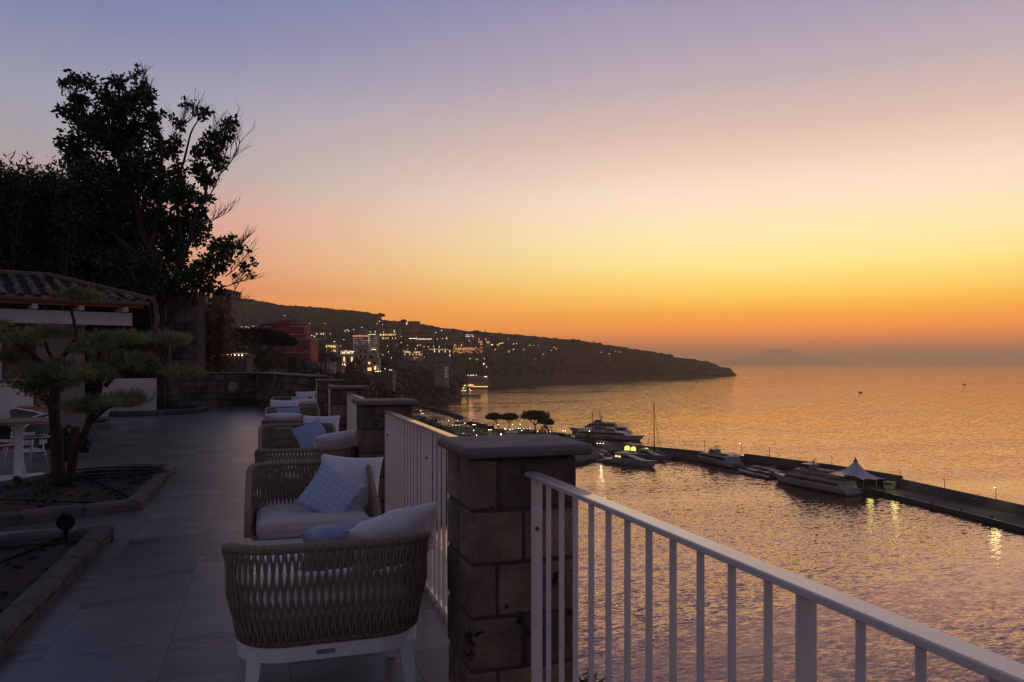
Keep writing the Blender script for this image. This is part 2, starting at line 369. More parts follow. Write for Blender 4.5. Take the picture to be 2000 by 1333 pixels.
def npmesh(name, V, Fc, m, smooth=False):
    "fast mesh from numpy arrays; Fc (n,3) or (n,4)"
    me = bpy.data.meshes.new(name); k = Fc.shape[1]
    me.vertices.add(len(V)); me.vertices.foreach_set('co', V.astype(np.float32).ravel())
    me.loops.add(Fc.size); me.loops.foreach_set('vertex_index', Fc.astype(np.int32).ravel())
    me.polygons.add(len(Fc)); me.polygons.foreach_set('loop_start', np.arange(0, Fc.size, k, dtype=np.int32))
    if smooth: me.polygons.foreach_set('use_smooth', np.ones(len(Fc), dtype=bool))
    me.materials.append(M[m]); me.update(calc_edges=True); return me
rng = np.random.default_rng(3)
def leaves(C, size, aspect=.35, droop=0.0, fold=.25):
    "rhombic leaves at points C (n,3): 4 verts, one folded quad each"
    n = len(C); d = rng.normal(size=(n,3)); d[:,2] -= droop; d /= np.linalg.norm(d, axis=1)[:,None]
    s = np.cross(d, rng.normal(size=(n,3))); s /= np.linalg.norm(s, axis=1)[:,None]+1e-9; u = np.cross(d, s)
    L_ = (size*(.6+.8*rng.random(n)))[:,None]
    V = np.stack([C, C+d*L_*.5+s*L_*aspect+u*L_*fold*.3, C+d*L_, C+d*L_*.5-s*L_*aspect+u*L_*fold*.3], 1).reshape(-1,3)
    return V, np.arange(4*n).reshape(-1,4)
# ================================================================== TERRACE
R_ = random.Random(11)
fl = MB(); fl.prism([(-17,-4),(1.36,-4),(1.36,20.6),(1.2,22.4),(-.1,28.7),(-17,30)], -.6, -.024)
floor = struct(obj('terrace_floor', fl, 'screed'))
tiles = []
TX, TY = .6, .65
for j in range(-6, 46):
    y0 = 4.62+.65*j-6.5; off = 0
    for i in range(-28, 3):
        x0 = .716+.6*i+off
        if x0 >= 1.34 or x0 < -16.5 or y0 > 29: continue
        x1 = min(x0+.6, 1.35)
        if y0 > 21.5 and x0 > 1.2-(y0-22.4)*.21: continue
        cx, cy = (x0+x1)/2, y0+TY/2
        d = cy*CT+cx*ST; px = 1000+1500*(cx*CT-cy*ST)/max(d, .1)
        vis = d > .5 and -150 < px < 1150
        tiles.append((0 if vis else 1, d if vis else 99, x0, x1, y0))
tiles.sort()
shared = {}
for k, (v, d, x0, x1, y0) in enumerate(tiles[:295]):
    w = round(x1-x0, 3)
    if w not in shared:
        b = MB(); b.box((0,0,-.012), (w-.002, TY-.002, .024)); shared[w] = b.mesh('tile', 'tile')
    o = link('tile', shared[w], floor, ((x0+x1)/2, y0+TY/2, R_.uniform(-.0008,.0008)))
b = MB()
for v, d, x0, x1, y0 in tiles[295:]: b.box(((x0+x1)/2, y0+TY/2, -.012), (x1-x0-.005, TY-.005, .024))
obj('tile_paving', b, 'tile', floor, fix=False, kind='stuff')

# ---- stone pillars along the sea side
CAPS = [(.7215,2.847),(.758,6.73),(.86,11.03),(.964,15.7),(1.03,20.8)]
PL = ['nearest stone block pillar with grey slab cap, beside the front armchair', 'second stone block pillar from the camera, behind the first railing bay', 'third stone block pillar from the camera', 'fourth stone block pillar, only its left edge and cap in view', 'farthest stone block pillar, where the curved wall begins']
def cap_stone(x0, y0, x1, y1, z0, z1, parent, name='cap_stone'):
    r = .018; rings = []
    for k in range(5):
        a = math.pi*k/4; ins = r*(1-math.sin(a)); z = z0+(z1-z0)*(1-math.cos(a))/2
        ring = []
        for cx, cy, a0 in ((x1-.03,y1-.03,0),(x0+.03,y1-.03,1),(x0+.03,y0+.03,2),(x1-.03,y0+.03,3)):
            for q in range(4):
                an = math.pi/2*(a0+q/3); ring.append((cx+(.03-ins)*math.cos(an), cy+(.03-ins)*math.sin(an), z))
        rings.append(ring)
    b = MB(); b.loft(rings); return obj(name, b, 'cap', parent)
def jitter_block(b, amt):
    b.v = [(x+R_.uniform(-amt,amt), y+R_.uniform(-amt,amt), z+R_.uniform(-amt,amt)) for x, y, z in b.v]
for i, (u, y) in enumerate(CAPS):
    x0, y0, W, Dp = u+.04, y+.05, .45, .40
    t = thing('stone_pillar', PL[i], 'pillar', (x0, y0, 0), group='stone pillars along the terrace edge')
    b = MB(); b.box((W/2, Dp/2, .55), (W-.018, Dp-.018, 1.14)); obj('mortar_core', b, 'mortar', t)
    z = 1.128; k = 0
    while z > .01:
        h = min(.21, z); zz = z-h/2; hh = h-.012
        a = .105 if k % 2 else .205; e = .2 if k % 2 else .1
        # pinwheel of four stones round the core
        st = [((0,0),(W*(.48 if k % 2 else .24)+.0, Dp*.5)), ((W*(.48 if k % 2 else .24)+.008,0),(W, Dp*.5 if k % 2 else Dp*.62)),
              ((W*(.3 if k % 2 else .6)+.008, (Dp*.5 if k % 2 else Dp*.62)+.008),(W,Dp)), ((0,Dp*.5+.008),(W*(.3 if k % 2 else .6),Dp))]
        for (ax, ay), (bx, by) in st:
            b = MB(); px_ = R_.uniform(-.004,.005)
            b.box(((ax+bx)/2, (ay+by)/2, zz), (bx-ax+px_, by-ay+px_, hh), ch=.009); jitter_block(b, .003)
            obj('stone_block', b, 'tuff', t)
        z -= h; k += 1
    cap_stone(-.04, -.05, .51, .45, 1.130, 1.174, t)
# ---- railings
def railing(x, y0, y1, label, posts, top=1.07, warmer=False):
    t = thing('railing', label, 'railing', (x, y0, 0), group='white metal railings between the pillars')
    L_ = y1-y0; b = MB()
    b.box((0, L_/2, top-.009), (.056, L_, .018), ch=.003); obj('handrail', b, 'white', t)
    b = MB(); b.box((0, L_/2, .035), (.03, L_, .012)); obj('bottom_rail', b, 'white', t)
    bb = MB(); bb.box((0,0,(top-.018+.003)/2), (.0195,.0065, top-.024), ch=.001); bm_ = bb.mesh('baluster', 'white')
    pb = MB(); pb.box((0,0,(top-.018)/2), (.044,.011, top-.022), ch=.0015); pm = pb.mesh('post', 'white')
    sb = MB(); sb.lathe([(.009,0),(.009,.002),(.004,.005)], n=10); smh = sb.mesh('screw', 'rust')
    ys = posts
    for p in ys:
        o = link('post', pm, t, (0, p-y0, 0)); s_ = link('screw', smh, o, (0,-.0055,top-.212)); s_.rotation_euler = (math.pi/2,0,0)
    base = ys[0]; k = 1
    while True:
        y = base-k*.1315 if base > y1-.3 else base+k*.1315
        k += 1
        if y < y0+.03 or y > y1-.03: break
        if min(abs(y-p) for p in ys) < .07: continue
        link('baluster', bm_, t, (R_.uniform(-.0006,.0006), y-y0, 0))
    return t
def zy(d, u): return (d-u*ST)/CT
p1 = zy(2.99, 1.006)
railing(1.006, -1.2, 2.885, 'nearest white metal railing running out of the frame at lower right', [p1-.0, zy(1.50,1.006), 2.885-4.0], 1.07)
for i in range(4):
    ya, yb = CAPS[i][1]+.455, CAPS[i+1][1]+.045
    xr = CAPS[i+1][0]+.04+.225
    xr = 1.02+(CAPS[i+1][0]-.758)
    railing(xr, ya, yb, ['second white metal railing bay, between the first two stone pillars', 'third white metal railing bay, its top just behind the second pillar cap',
        'fourth white metal railing bay, between the third and fourth pillars', 'fifth white metal railing bay, between the fourth and farthest pillars'][i], [yb-.03, (ya+yb)/2, ya+.03], 1.085)

# ---- stone walls at the end of the terrace
def block_wall(name, label, p0, p1, h, thick, course, blen, m='tuffdark', coping=True, z0=0., ch=.014, visible_top=None):
    p0 = Vector((p0[0], p0[1], 0)); p1 = Vector((p1[0], p1[1], 0)); dv = p1-p0; Lw = dv.length; rz = math.atan2(dv.y, dv.x)
    t = thing(name, label, 'wall', (p0.x, p0.y, 0), rz)
    b = MB(); b.box((Lw/2, thick/2, (h+z0)/2), (Lw, thick-.04, h-z0)); obj('mortar_core', b, 'mortar', t)
    n = max(1, round((h-z0)/course)); c = (h-z0)/n
    for k in range(n):
        x = 0.; first = True
        while x < Lw-.02:
            l = blen*R_.uniform(.7, 1.35)
            if first and k % 2: l *= .5
            first = False
            if x+l > Lw-.12: l = Lw-x
            b = MB(); pr = R_.uniform(0, .02)
            b.box((x+l/2, thick/2-.0-pr/2, z0+c*(k+.5)), (l-.014, thick+pr, c-.014), ch=ch); jitter_block(b, .004)
            obj('stone_block', b, m, t); x += l
    if coping:
        nc = max(1, round(Lw/1.1))
        for k in range(nc):
            l = Lw/nc; cs = MB(); cs.box((l*(k+.5), thick/2, h+.028), (l-.006, thick+.12, .052), ch=.014); obj('coping_stone', cs, 'cap', t)
    return t
C5 = Vector((1.13, 21.2, 0)); CM = P(545, 23.8); CC = P(500, 27.0); CL = P(322, 25.9)
block_wall('parapet_wall', 'dark stone parapet leaving the farthest pillar towards the wall corner', (CC.x,CC.y), (C5.x+.02,C5.y), 1.13, .38, .23, .5, 'tuff')
mw = block_wall('parapet_wall', 'dark stone end wall with a round plaque, closing the far end of the terrace', (CL.x,CL.y), (CC.x,CC.y+.02), 1.13, .38, .22, .42)
TWL, TWR = P(60, 29.2), P(386, 27.4)
block_wall('tall_block_wall', 'tall wall of grey tuff blocks behind the big tree', (TWL.x,TWL.y), (TWR.x,TWR.y), 4.05, .45, .27, .62, 'tuffdark', coping=False)
md = thing('round_plaque', 'round ceramic plaque mounted on the dark end wall', 'plaque', P(455, 25.9-.33, HT(755, 25.9)), math.atan2((CC-CL).y, (CC-CL).x))
M['ceramic'] = mat('glazed_ceramic', (.62,.34,.18), .35, var=(.22,.14,.12), vscale=14, bump=.008, bscale=22)
b = MB(); b.lathe([(.27,0),(.28,.02),(.25,.045),(.235,.03)], n=28); o = obj('plaque_rim', b, 'kerb', md); o.rotation_euler = (math.pi/2,0,0)
b = MB(); b.lathe([(.0,.035),(.12,.035),(.238,.022),(.24,0)], n=28); o = obj('relief_disc', b, 'ceramic', md, smooth=True); o.rotation_euler = (math.pi/2,0,0)
# white low wall behind the bonsai
a_, b_ = P(196, 21.5), P(303, 22.6); dv = b_-a_
lw = MB(); lw.box((0,0,.53), (dv.length, .2, 1.06), ch=.01)
o = obj('low_wall', lw, 'plaster', loc=((a_+b_)/2), smooth=False); o.rotation_euler = (0,0,math.atan2(dv.y,dv.x)); tag(o, 'white plastered low wall seen between the pine branches', 'wall')

# ---- planters
def planter(label, pts, group, name='planter', h=.12, w=.17, closed_edges=None, slen=.52):
    t = thing(name, label, 'planter', pts[0], group=group); o0 = Vector(pts[0])
    poly = [Vector(p)-o0 for p in pts]; n = len(poly)
    cen = sum(poly, Vector())/n
    for i in range(n):
        a, b_ = poly[i], poly[(i+1) % n]; e = b_-a; Le = e.length; dirn = e.normalized(); nrm = Vector((-dirn.y, dirn.x, 0))
        if nrm.dot(cen-a) < 0: nrm = -nrm
        k = max(1, round(Le/slen)); l = Le/k
        for q in range(k):
            c = a+dirn*(l*(q+.5))+nrm*w*.5
            m_ = MB(); ringz = []
            for s_ in (-.5,-.44,-.15,.15,.44,.5):
                sh = .92 if abs(s_) > .45 else 1.0; rg = []
                for yy, zz in ((-.5,-.02),(-.5,.66),(-.38,.9),(0,1.03),(.38,.9),(.5,.66),(.5,-.02)):
                    rg.append((s_*(l-.006), yy*w*sh+R_.uniform(-.003,.003), h*zz*(sh if zz > .5 else 1)+R_.uniform(-.003,.003)))
                ringz.append(rg)
            m_.loft(ringz); o = obj('kerb_stone', m_, 'kerb', t, smooth=False, loc=c+Vector((0,0,R_.uniform(-.004,.004)))); o.rotation_euler = (0,0,math.atan2(dirn.y,dirn.x))
    # soil
    bm = bmesh.new(); vs = [bm.verts.new(p) for p in poly]; f = bm.faces.new(vs)
    bmesh.ops.triangulate(bm, faces=[f])
    for _ in range(5): bmesh.ops.subdivide_edges(bm, edges=bm.edges[:], cuts=1, use_grid_fill=False) if len(bm.edges) < 9000 else None
    for v in bm.verts:
        v.co.z = h*.62+.02*noise.noise(v.co*3)+.02*noise.noise(v.co*11)
    me = bpy.data.meshes.new('soil'); bm.to_mesh(me); bm.free(); me.materials.append(M['soil'])
    me.polygons.foreach_set('use_smooth', [True]*len(me.polygons))
    link('soil', me, t)
    # clods and small stones
    cl = MB()
    for _ in range(260):
        a, b_, c = R_.random(), R_.random(), R_.randrange(1, n-1)
        if a+b_ > 1: a, b_ = 1-a, 1-b_
        p = poly[0]+(poly[c]-poly[0])*a+(poly[c+1]-poly[0])*b_; p = cen+(p-cen)*.78
        cl.ico((p.x, p.y, h*.62+.008), R_.uniform(.008,.026), .7, .3, R_)
    obj('soil_clods', cl, 'soil', t, fix=False, kind='stuff')
    return t
PG = 'stone-kerbed planting beds'
planter('middle planting bed with rounded stone kerb, under the pine', [G(277,998), G(345,924), G(245,922), G(150,934), G(-160,984), G(-420,1080)], PG)
planter('nearest planting bed with rounded stone kerb, at the lower left', [G(224,1052), G(150,1058), G(-140,1082), G(-700,1400), G(-330,1760), G(-70,1372)], PG)
def arcpts(cx, cd, rx, ry, n, lo=0, hi=360):
    c = P(cx, cd); return [c+Vector((rx*math.cos(math.radians(a)), ry*math.sin(math.radians(a)), 0)) for a in [lo+(hi-lo)*k/n for k in range(n)]]
planter('low round planting bed with smooth kerb around the big tree', arcpts(288, 23.6, 1.75, 2.1, 22), PG, h=.16, w=.14)
planter('small dark planting bed behind the dining table', [G(120,846), G(215,838), G(215,828), G(100,832)], PG, h=.14, w=.12, slen=.6)

# ---- garden spot lamp
sl = thing('garden_spotlight', 'small black garden spotlight on a stake, at the tip of the nearest bed', 'garden light', P(128, 6.15, .07))
b = MB(); b.tube([(0,0,-.05),(0,0,.14)], .018, 8); obj('stake', b, 'black', sl)
b = MB(); b.tube([(.012,-.05,.165),(0,.0,.172),(-.012,.055,.18)], [.066,.066,.055], 16); obj('lamp_head', b, 'black', sl, smooth=False)
b = MB(); b.tube([(.0125,-.051,.165),(.013,-.054,.165)], .056, 14); obj('lens', b, 'glass', sl)
# hose in the middle bed
hs = MB(); pts = []
hc = P(225, 9.7, .1)
for k in range(90):
    a = k*.21; r = .32+.10*math.sin(a*.5)+.0012*k; pts.append(hc+Vector((r*math.cos(a)*1.5, r*math.sin(a)*.8, .008+.0004*k+.01*math.sin(a*2.3))))
hs.tube(pts, .009, 6); tag(obj('garden_hose', hs, 'rubber', smooth=True), 'thin black hose lying coiled on the soil of the middle bed', 'hose')
st = MB(); st.ico((0,0,0), .06, .8, .3, R_); tag(obj('loose_stone', st, 'rocks', loc=P(34, 9.1, .13)), 'small dark loose stone on the bed edge by the table foot', 'stone')

# ================================================================== LOUNGE CHAIRS
def u_path(s, W=.85, D_=.76, r=.20, taper=0.):
    "plan curve of the shell, s 0..1 from front left round the back to front right; returns (x,y)"
    hw = W/2-taper; yb = D_/2-taper*.6; yf = -D_/2+.03
    segs = [yb-r-yf, math.pi/2*r, 2*(hw-r), math.pi/2*r, yb-r-yf]; T_ = sum(segs); q = s*T_
    if q < segs[0]: return (-hw, yf+q)
    q -= segs[0]
    if q < segs[1]: a = q/r; return (-hw+r-r*math.cos(a), yb-r+r*math.sin(a))
    q -= segs[1]
    if q < segs[2]: return (-hw+r+q, yb)
    q -= segs[2]
    if q < segs[3]: a = q/r; return (hw-r+r*math.sin(a), yb-r+r*math.cos(a))
    q -= segs[3]; return (hw, yb-r-q)
def rim_h(s):
    e = min(s, 1-s)
    if e > .04:
        f = min(1, max(0, (.30-e)/.26)); return .745-.20*(f*f*(3-2*f))*.6-.20*.4*f
    return .36+(.185)*math.sin(e/.04*math.pi/2)
def top_pt(s):
    x, y = u_path(s); return Vector((x, y, rim_h(s)))
def bot_pt(s):
    x, y = u_path(s, taper=.045); return Vector((x, y, .345))
def strand(s, fam, npitch):
    d = fam*npitch; n = 7; pts = []
    for k in range(n):
        f = k/(n-1); ss = min(.995, max(.005, s+d*(f-.5)*2*.5))
        a, b_ = top_pt(ss), bot_pt(ss); p = a.lerp(b_, f)
        p.z -= 0; bul = .018*math.sin(f*math.pi)
        x, y = u_path(ss); c = Vector((x, y-.05, 0)); c.normalize()
        p += c*(bul+fam*.005*math.sin(f*math.pi*4+fam))
        pts.append(p)
    return pts
def make_lounge(label, detail=True):
    t = thing('rope_armchair', label, 'armchair', group='woven rope armchairs facing each other in pairs')
    b = MB(); b.tube([top_pt(k/80) for k in range(81)], [.021*(1+.06*math.sin(k*2.9)) for k in range(81)], 10); obj('rim', b, 'rope', t, smooth=True)
    b = MB(); b.tube([bot_pt(k/60)+Vector((0,0,.006)) for k in range(61)], .012, 6); obj('lower_rope', b, 'rope', t, smooth=True)
    NS = 72; wv = MB()
    for fam in (-1, 1):
        for k in range(NS):
            s = (k+.5)/NS
            m_ = MB() if detail else wv
            m_.tube(strand(s, fam, 2.1/NS), .0158, 6, flat=.42)
            if detail: obj('rope_strand', m_, 'rope', t, smooth=True, fix=False)
    if not detail: obj('rope_weave', wv, 'rope', t, smooth=False, fix=False)
    # white frame ring under the shell
    ring = []
    pl = [u_path(k/40, taper=.04) for k in range(41)]
    f0 = pl[-1]; f1 = pl[0]
    for k in range(1, 6): pl.append((f0[0]+(f1[0]-f0[0])*k/6, f0[1]-.02))
    def ins(p, q): c = (0, .0); v = Vector((p[0]-c[0], p[1]-c[1])); v *= (1-q/max(v.length, .01)); return (v.x+c[0], v.y+c[1])
    b = MB(); b.loft([[(x, y, .275) for x, y in pl], [(x, y, .335) for x, y in pl], [(*ins((x,y), .035), .335) for x, y in pl], [(*ins((x,y), .035), .275) for x, y in pl], [(x, y, .275) for x, y in pl]], cap=False)
    obj('seat_frame', b, 'chairwhite', t)
    for sx in (-1, 1):
        for sy in (-1, 1):
            b = MB(); x0, y0 = sx*.31, sy*.28+.01
            b.loft([[(x0+a*.030, y0+c*.022, .30) for a, c in ((-1,-1),(1,-1),(1,1),(-1,1))], [(x0+sx*.035+a*.017, y0+sy*.03+c*.017, 0.002) for a, c in ((-1,-1),(1,-1),(1,1),(-1,1))]])
            obj('leg', b, 'chairwhite', t)
    b = MB(); b.box((0.03, u_path(.5, taper=.04)[1]+.004, .306), (.075,.006,.016)); obj('maker_plate', b, 'boatgrey', t)
    # seat cushion
    b = MB(); rings = []
    for z, ins_ in ((.338,.03),(.35,.008),(.40,0),(.44,.006),(.458,.03),(.464,.10)):
        rg = []
        hw, yb, yf, r = .375-ins_, .31-ins_, -.375+ins_, .10
        for cx, cy, a0, rr in ((hw-.16, yb-.16, 0, .16), (-hw+.16, yb-.16, 1, .16), (-hw+.05, yf+.05, 2, .05), (hw-.05, yf+.05, 3, .05)):
            for q in range(7):
                an = math.pi/2*(a0+q/6); rg.append((cx+rr*math.cos(an), cy+rr*math.sin(an), z))
        rings.append(rg)
    b.loft(rings); obj('seat_cushion', b, 'cushion', t, smooth=False)
    return t
def cushion_mesh(w, h, th, m, seed=0, wr=.006, pinch=.09, cords=True):
    n = 26; V = []; Fc = []; r = random.Random(seed); off = Vector((r.random()*50, r.random()*50, 0))
    for side in (1, -1):
        for j in range(n+1):
            for i in range(n+1):
                x, y = -1+2*i/n, -1+2*j/n
                k = max(0, (1-x*x))*max(0, (1-y*y)); t_ = th/2*(k**.42)
                px_ = x*(1-pinch*(1-y*y)*abs(x)**2); py_ = y*(1-pinch*(1-x*x)*abs(y)**2)
                q = Vector((px_*w/2, py_*h/2, 0))
                e = (k**.3)
                wz = (noise.noise((q+off)*7)*.9+abs(noise.noise(Vector((q.x*22, q.y*9, 3))+off))*-.9)*wr*e*1.6
                V.append((q.x, q.y, side*(t_+wz)))
    m1 = (n+1)**2
    for s_, o in ((1, 0), (-1, m1)):
        for j in range(n):
            for i in range(n):
                a = o+j*(n+1)+i; f = (a, a+1, a+n+2, a+n+1); Fc.append(f if s_ == 1 else f[::-1])
    me = bpy.data.meshes.new('pillow'); me.from_pydata(V, [], Fc); me.materials.append(M[m])
    uv = me.uv_layers.new(name='UVMap')
    for l in me.loops:
        i = l.vertex_index % m1; uv.data[l.index].uv = ((i % (n+1))/n, (i//(n+1))/n)
    bm = bmesh.new(); bm.from_mesh(me); bmesh.ops.remove_doubles(bm, verts=bm.verts, dist=.0006); bm.to_mesh(me); bm.free()
    me.polygons.foreach_set('use_smooth', [True]*len(me.polygons)); return me
def pillow(label, px, py, d, w, h, th, m, roll=0, lean=20, yaw=0, seed=0, wr=.006, bank=0):
    "lean: degrees the top tips away from the camera; yaw about the vertical; roll in its own plane"
    me = cushion_mesh(w, h, th, m, seed, wr); o = link('pillow', me, None, P(px, d, HT(py, d)))
    rot = Matrix.Rotation(math.radians(-bank), 4, Vector((ST,CT,0))) @ Matrix.Rotation(math.radians(yaw), 4, 'Z') @ Matrix.Rotation(math.pi/2-math.radians(lean), 4, 'X') @ Matrix.Rotation(math.radians(-roll), 4, 'Z')
    o.rotation_euler = rot.to_euler(); return tag(o, label, 'pillow', 'scatter pillows on the rope armchairs')
CH = [(.27, 3.25-.38, 1), (.315, 6.04-.38, 0), (.357, 6.90-.38, 1), (.37, 9.75-.38, 0), (.40, 10.5-.38, 1), (.435, 13.65-.38, 0), (.50, 14.5-.38, 1), (.56, 17.8-.38, 0)]
CL_ = ['nearest taupe rope armchair, seen from behind at the bottom of the picture', 'rope armchair facing the camera with a patterned blue pillow, behind the nearest one',
 'third rope armchair from the camera, its curved back towards the camera', 'rope armchair facing the camera with a plain sky-blue pillow',
 'fifth rope armchair from the camera, back rim just behind the plain blue pillow', 'rope armchair facing the camera with a small oblong blue pillow',
 'seventh rope armchair, a low dark rim in front of the farthest one', 'farthest rope armchair, facing the camera below the pillar caps']
base_d = make_lounge(CL_[0]); base_s = make_lounge(CL_[2], False)
for i, (x, y, back) in enumerate(CH):
    # back=1: the chair looks away from the camera, its back is the near side
    src = base_d if i < 2 else base_s; rz = math.pi if back else 0
    yy = y+.76 if back else y
    if i == 0: base_d.location = (x, yy, 0); base_d.rotation_euler = (0,0,rz)
    elif i == 2: base_s.location = (x, yy, 0); base_s.rotation_euler = (0,0,rz)
    else: dup(src, (x, yy, 0), rz, CL_[i])
pillow('large pale pillow standing behind the patterned blue pillow', 683, 946, 5.75, .47, .45, .13, 'linen', 5, 22, -6, 1)
pillow('blue pillow with a woven square-spiral pattern, tipped on its corner', 646, 965, 5.42, .365, .365, .12, 'key', 33, 28, -4, 2, .003)
pillow('creased pale pillow bulging over the right of the nearest armchair rim', 771, 1052, 3.62, .45, .36, .19, 'linen', 0, -48, 4, 3, .018, 15)
pillow('bluish pillow lying half under the creased pale one in the nearest armchair', 672, 1064, 3.68, .42, .38, .17, 'bluegrey', 6, -55, 0, 4, .014, 10)
pillow('creased pale pillow over the rim of the third armchair', 656, 872, 7.25, .46, .38, .17, 'linen', 0, -48, 6, 5, .018, 8)
pillow('large pale pillow behind the plain sky-blue pillow', 627, 842, 9.5, .46, .40, .13, 'linen', 1, 16, -5, 6)
pillow('plain sky-blue pillow tipped sideways on the fourth armchair', 607, 851, 9.15, .37, .34, .11, 'blue', -24, 26, -4, 7, .003)
pillow('white pillow lying along the rim of the fifth armchair', 553, 820, 10.9, .52, .38, .14, 'linen', 2, -64, 0, 8, .006)
pillow('white pillow behind the small oblong blue pillow', 555, 800, 13.3, .50, .34, .13, 'linen', 2, 12, -4, 9)
pillow('small oblong blue-grey pillow on the sixth armchair', 563, 808, 13.0, .42, .21, .10, 'blue', -2, 20, 0, 10, .004)
pillow('white pillow lying over the rim of the seventh armchair', 598, 789, 14.9, .40, .34, .14, 'linen', 0, -60, 0, 11, .005)
pillow('white pillow standing on the farthest armchair', 597, 775, 17.2, .45, .24, .12, 'linen', -1, 12, -4, 12)
pillow('bluish pillow lying at the foot of the farthest white pillow', 582, 783, 16.9, .34, .26, .09, 'bluegrey', 12, 60, 0, 13, .003)
# low tables between the chairs
TL = ['nearest low white perforated table, between the first two armchairs', 'second low white table, between the third and fourth armchairs', 'third low white table, its corner just left of the fourth armchair', 'farthest low white table, between the last two armchairs']
M['perf'] = mat('perforated_white_metal', (.72,.73,.75), .45)
def make_table(label):
    t = thing('low_table', label, 'side table', group='low white tables between the armchairs')
    b = MB()
    b.box((0,.285,.392),(.66,.03,.022),ch=.003); b.box((0,-.285,.392),(.66,.03,.022),ch=.003); b.box((.315,0,.392),(.03,.54,.022),ch=.003); b.box((-.315,0,.392),(.03,.54,.022),ch=.003); obj('top_frame', b, 'chairwhite', t)
    b = MB()   # perforated sheet: crossing strips with real holes
    for k in range(30): b.box((-.29+.02*k, 0, .395), (.012, .54, .002))
    for k in range(27): b.box((0, -.26+.02*k, .3975), (.60, .012, .002))
    obj('perforated_top', b, 'perf', t, fix=False)
    for sx in (-1,1):
        for sy in (-1,1):
            b = MB(); b.loft([[(sx*.30+a*.015, sy*.27+c*.015, .38) for a, c in ((-1,-1),(1,-1),(1,1),(-1,1))], [(sx*.31+a*.011, sy*.28+c*.011, .002) for a, c in ((-1,-1),(1,-1),(1,1),(-1,1))]]); obj('leg', b, 'chairwhite', t)
    return t
tb = make_table(TL[0]); tb.location = (.25, 4.50, 0)
for k, (x, y) in enumerate([(.36, 8.35), (.27, 11.75), (.5, 15.9)]): dup(tb, (x, y, 0), 0, TL[k+1])

# ================================================================== DINING CORNER
def dining_table(label, loc, r, h=.765, wood='wood'):
    t = thing('dining_table', label, 'table', loc, group='round dining tables')
    b = MB(); b.lathe([(r-.012,0),(r,.008),(r,.024),(r-.006,.034),(0,.034)], (0,0,h-.034), 40); obj('table_top', b, wood, t)
    b = MB(); b.lathe([(r+.004,0),(r+.004,.003)], (0,0,h-.037), 40); obj('edge_band', b, 'chairwhite', t)
    b = MB(); b.box((0,0,h/2), (.10,.10,h-.06), rz=.35, ch=.004); obj('column', b, 'chairwhite', t)
    b = MB(); b.box((0,0,.014), (.62,.62,.012), rz=.35, ch=.003); obj('base_plate', b, 'chairwhite', t)
    return t
dining_table('round teak dining table on a square white column, at the left edge', P(36, 10.0), .43)
dining_table('farther round teak table half hidden behind the pine trunk', P(84, 13.2), .42)
M['weave'] = mat('grey_green_weave', (.13,.15,.14), .85, var=(.09,.10,.095), vscale=50, bump=.003, bscale=160)
def dining_chair(label, loc, rz):
    t = thing('dining_chair', label, 'chair', loc, rz, group='white framed dining chairs')
    b = MB(); b.box((0,0,.44), (.46,.44,.025), ch=.01); obj('seat', b, 'weave', t)
    b = MB(); b.tube([(-.24,-.22,.455),(.24,-.22,.455),(.25,.20,.455),(-.25,.20,.455),(-.24,-.22,.455)], .012, 8); obj('seat_frame', b, 'chairwhite', t, smooth=True)
    arc = [(.29*math.cos(math.radians(a)), .02+.27*math.sin(math.radians(a))) for a in range(-10, 191, 12)]
    def hz(k): return .80-.10*abs(k-8)/8-.08*max(0, abs(k-8)/8-.6)
    b = MB(); b.tube([(x, y, hz(k)) for k, (x, y) in enumerate(arc)], .014, 8); obj('back_rim', b, 'chairwhite', t, smooth=True)
    b = MB(); b.loft([[(x*q, y*q, hz(k) if z == 1 else .50) for k, (x, y) in enumerate(arc)] for z, q in ((1, 1.01), (0, .93), (0, .905), (1, .985))], close=False); obj('back_panel', b, 'weave', t)
    for sx in (-1,1):
        b = MB(); b.tube([(sx*.235,-.20,.46),(sx*.275,-.27,.0)], [.014,.010], 8); obj('leg', b, 'chairwhite', t, smooth=True)
        b = MB(); b.tube([(sx*.235,.19,.46),(sx*.275,.30,.0)], [.014,.010], 8); obj('leg', b, 'chairwhite', t, smooth=True)
        b = MB(); b.tube([(sx*.285,-.03,.70),(sx*.27,-.18,.60),(sx*.245,-.21,.46)], .012, 8); obj('arm_support', b, 'chairwhite', t, smooth=True)
    return t
dining_chair('white framed dining chair with grey woven back, behind the near table', P(60, 10.95), math.radians(-60))
dining_chair('white framed dining chair cut by the left edge of the picture', P(-18, 9.85), math.radians(60))
dining_chair('dining chair by the farther table, beside the pine trunk', P(62, 12.3), math.radians(150))
# white counter at far left
a_, b_ = P(-130, 12.6), P(66, 13.9); dv = b_-a_
c_ = thing('serving_counter', 'long white counter at the left edge behind the dining table', 'counter', (a_+b_)/2, math.atan2(dv.y, dv.x))
b = MB(); b.box((0,.3,.60),(dv.length,.6,1.16),ch=.01); obj('counter_body', b, 'plaster', c_)
b = MB(); b.box((0,.3,1.20),(dv.length+.08,.7,.035),ch=.006); obj('counter_top', b, 'plaster', c_)

# ================================================================== TILED PERGOLA
e_r, e_d = 1/1.2322, .72/1.2322      # eave direction in camera right / depth
O = P(278, 15.4); e1 = (P(278+1, 15.4)-P(278, 15.4)).normalized()*e_r+(P(1000,2)-P(1000,1)).normalized()*e_d; e1.normalize()
rz_h = math.atan2(e1.y, e1.x)
pg = thing('tiled_pergola', 'white pergola house with old tiled roof and orange beam, at the left', 'pergola', O, rz_h)
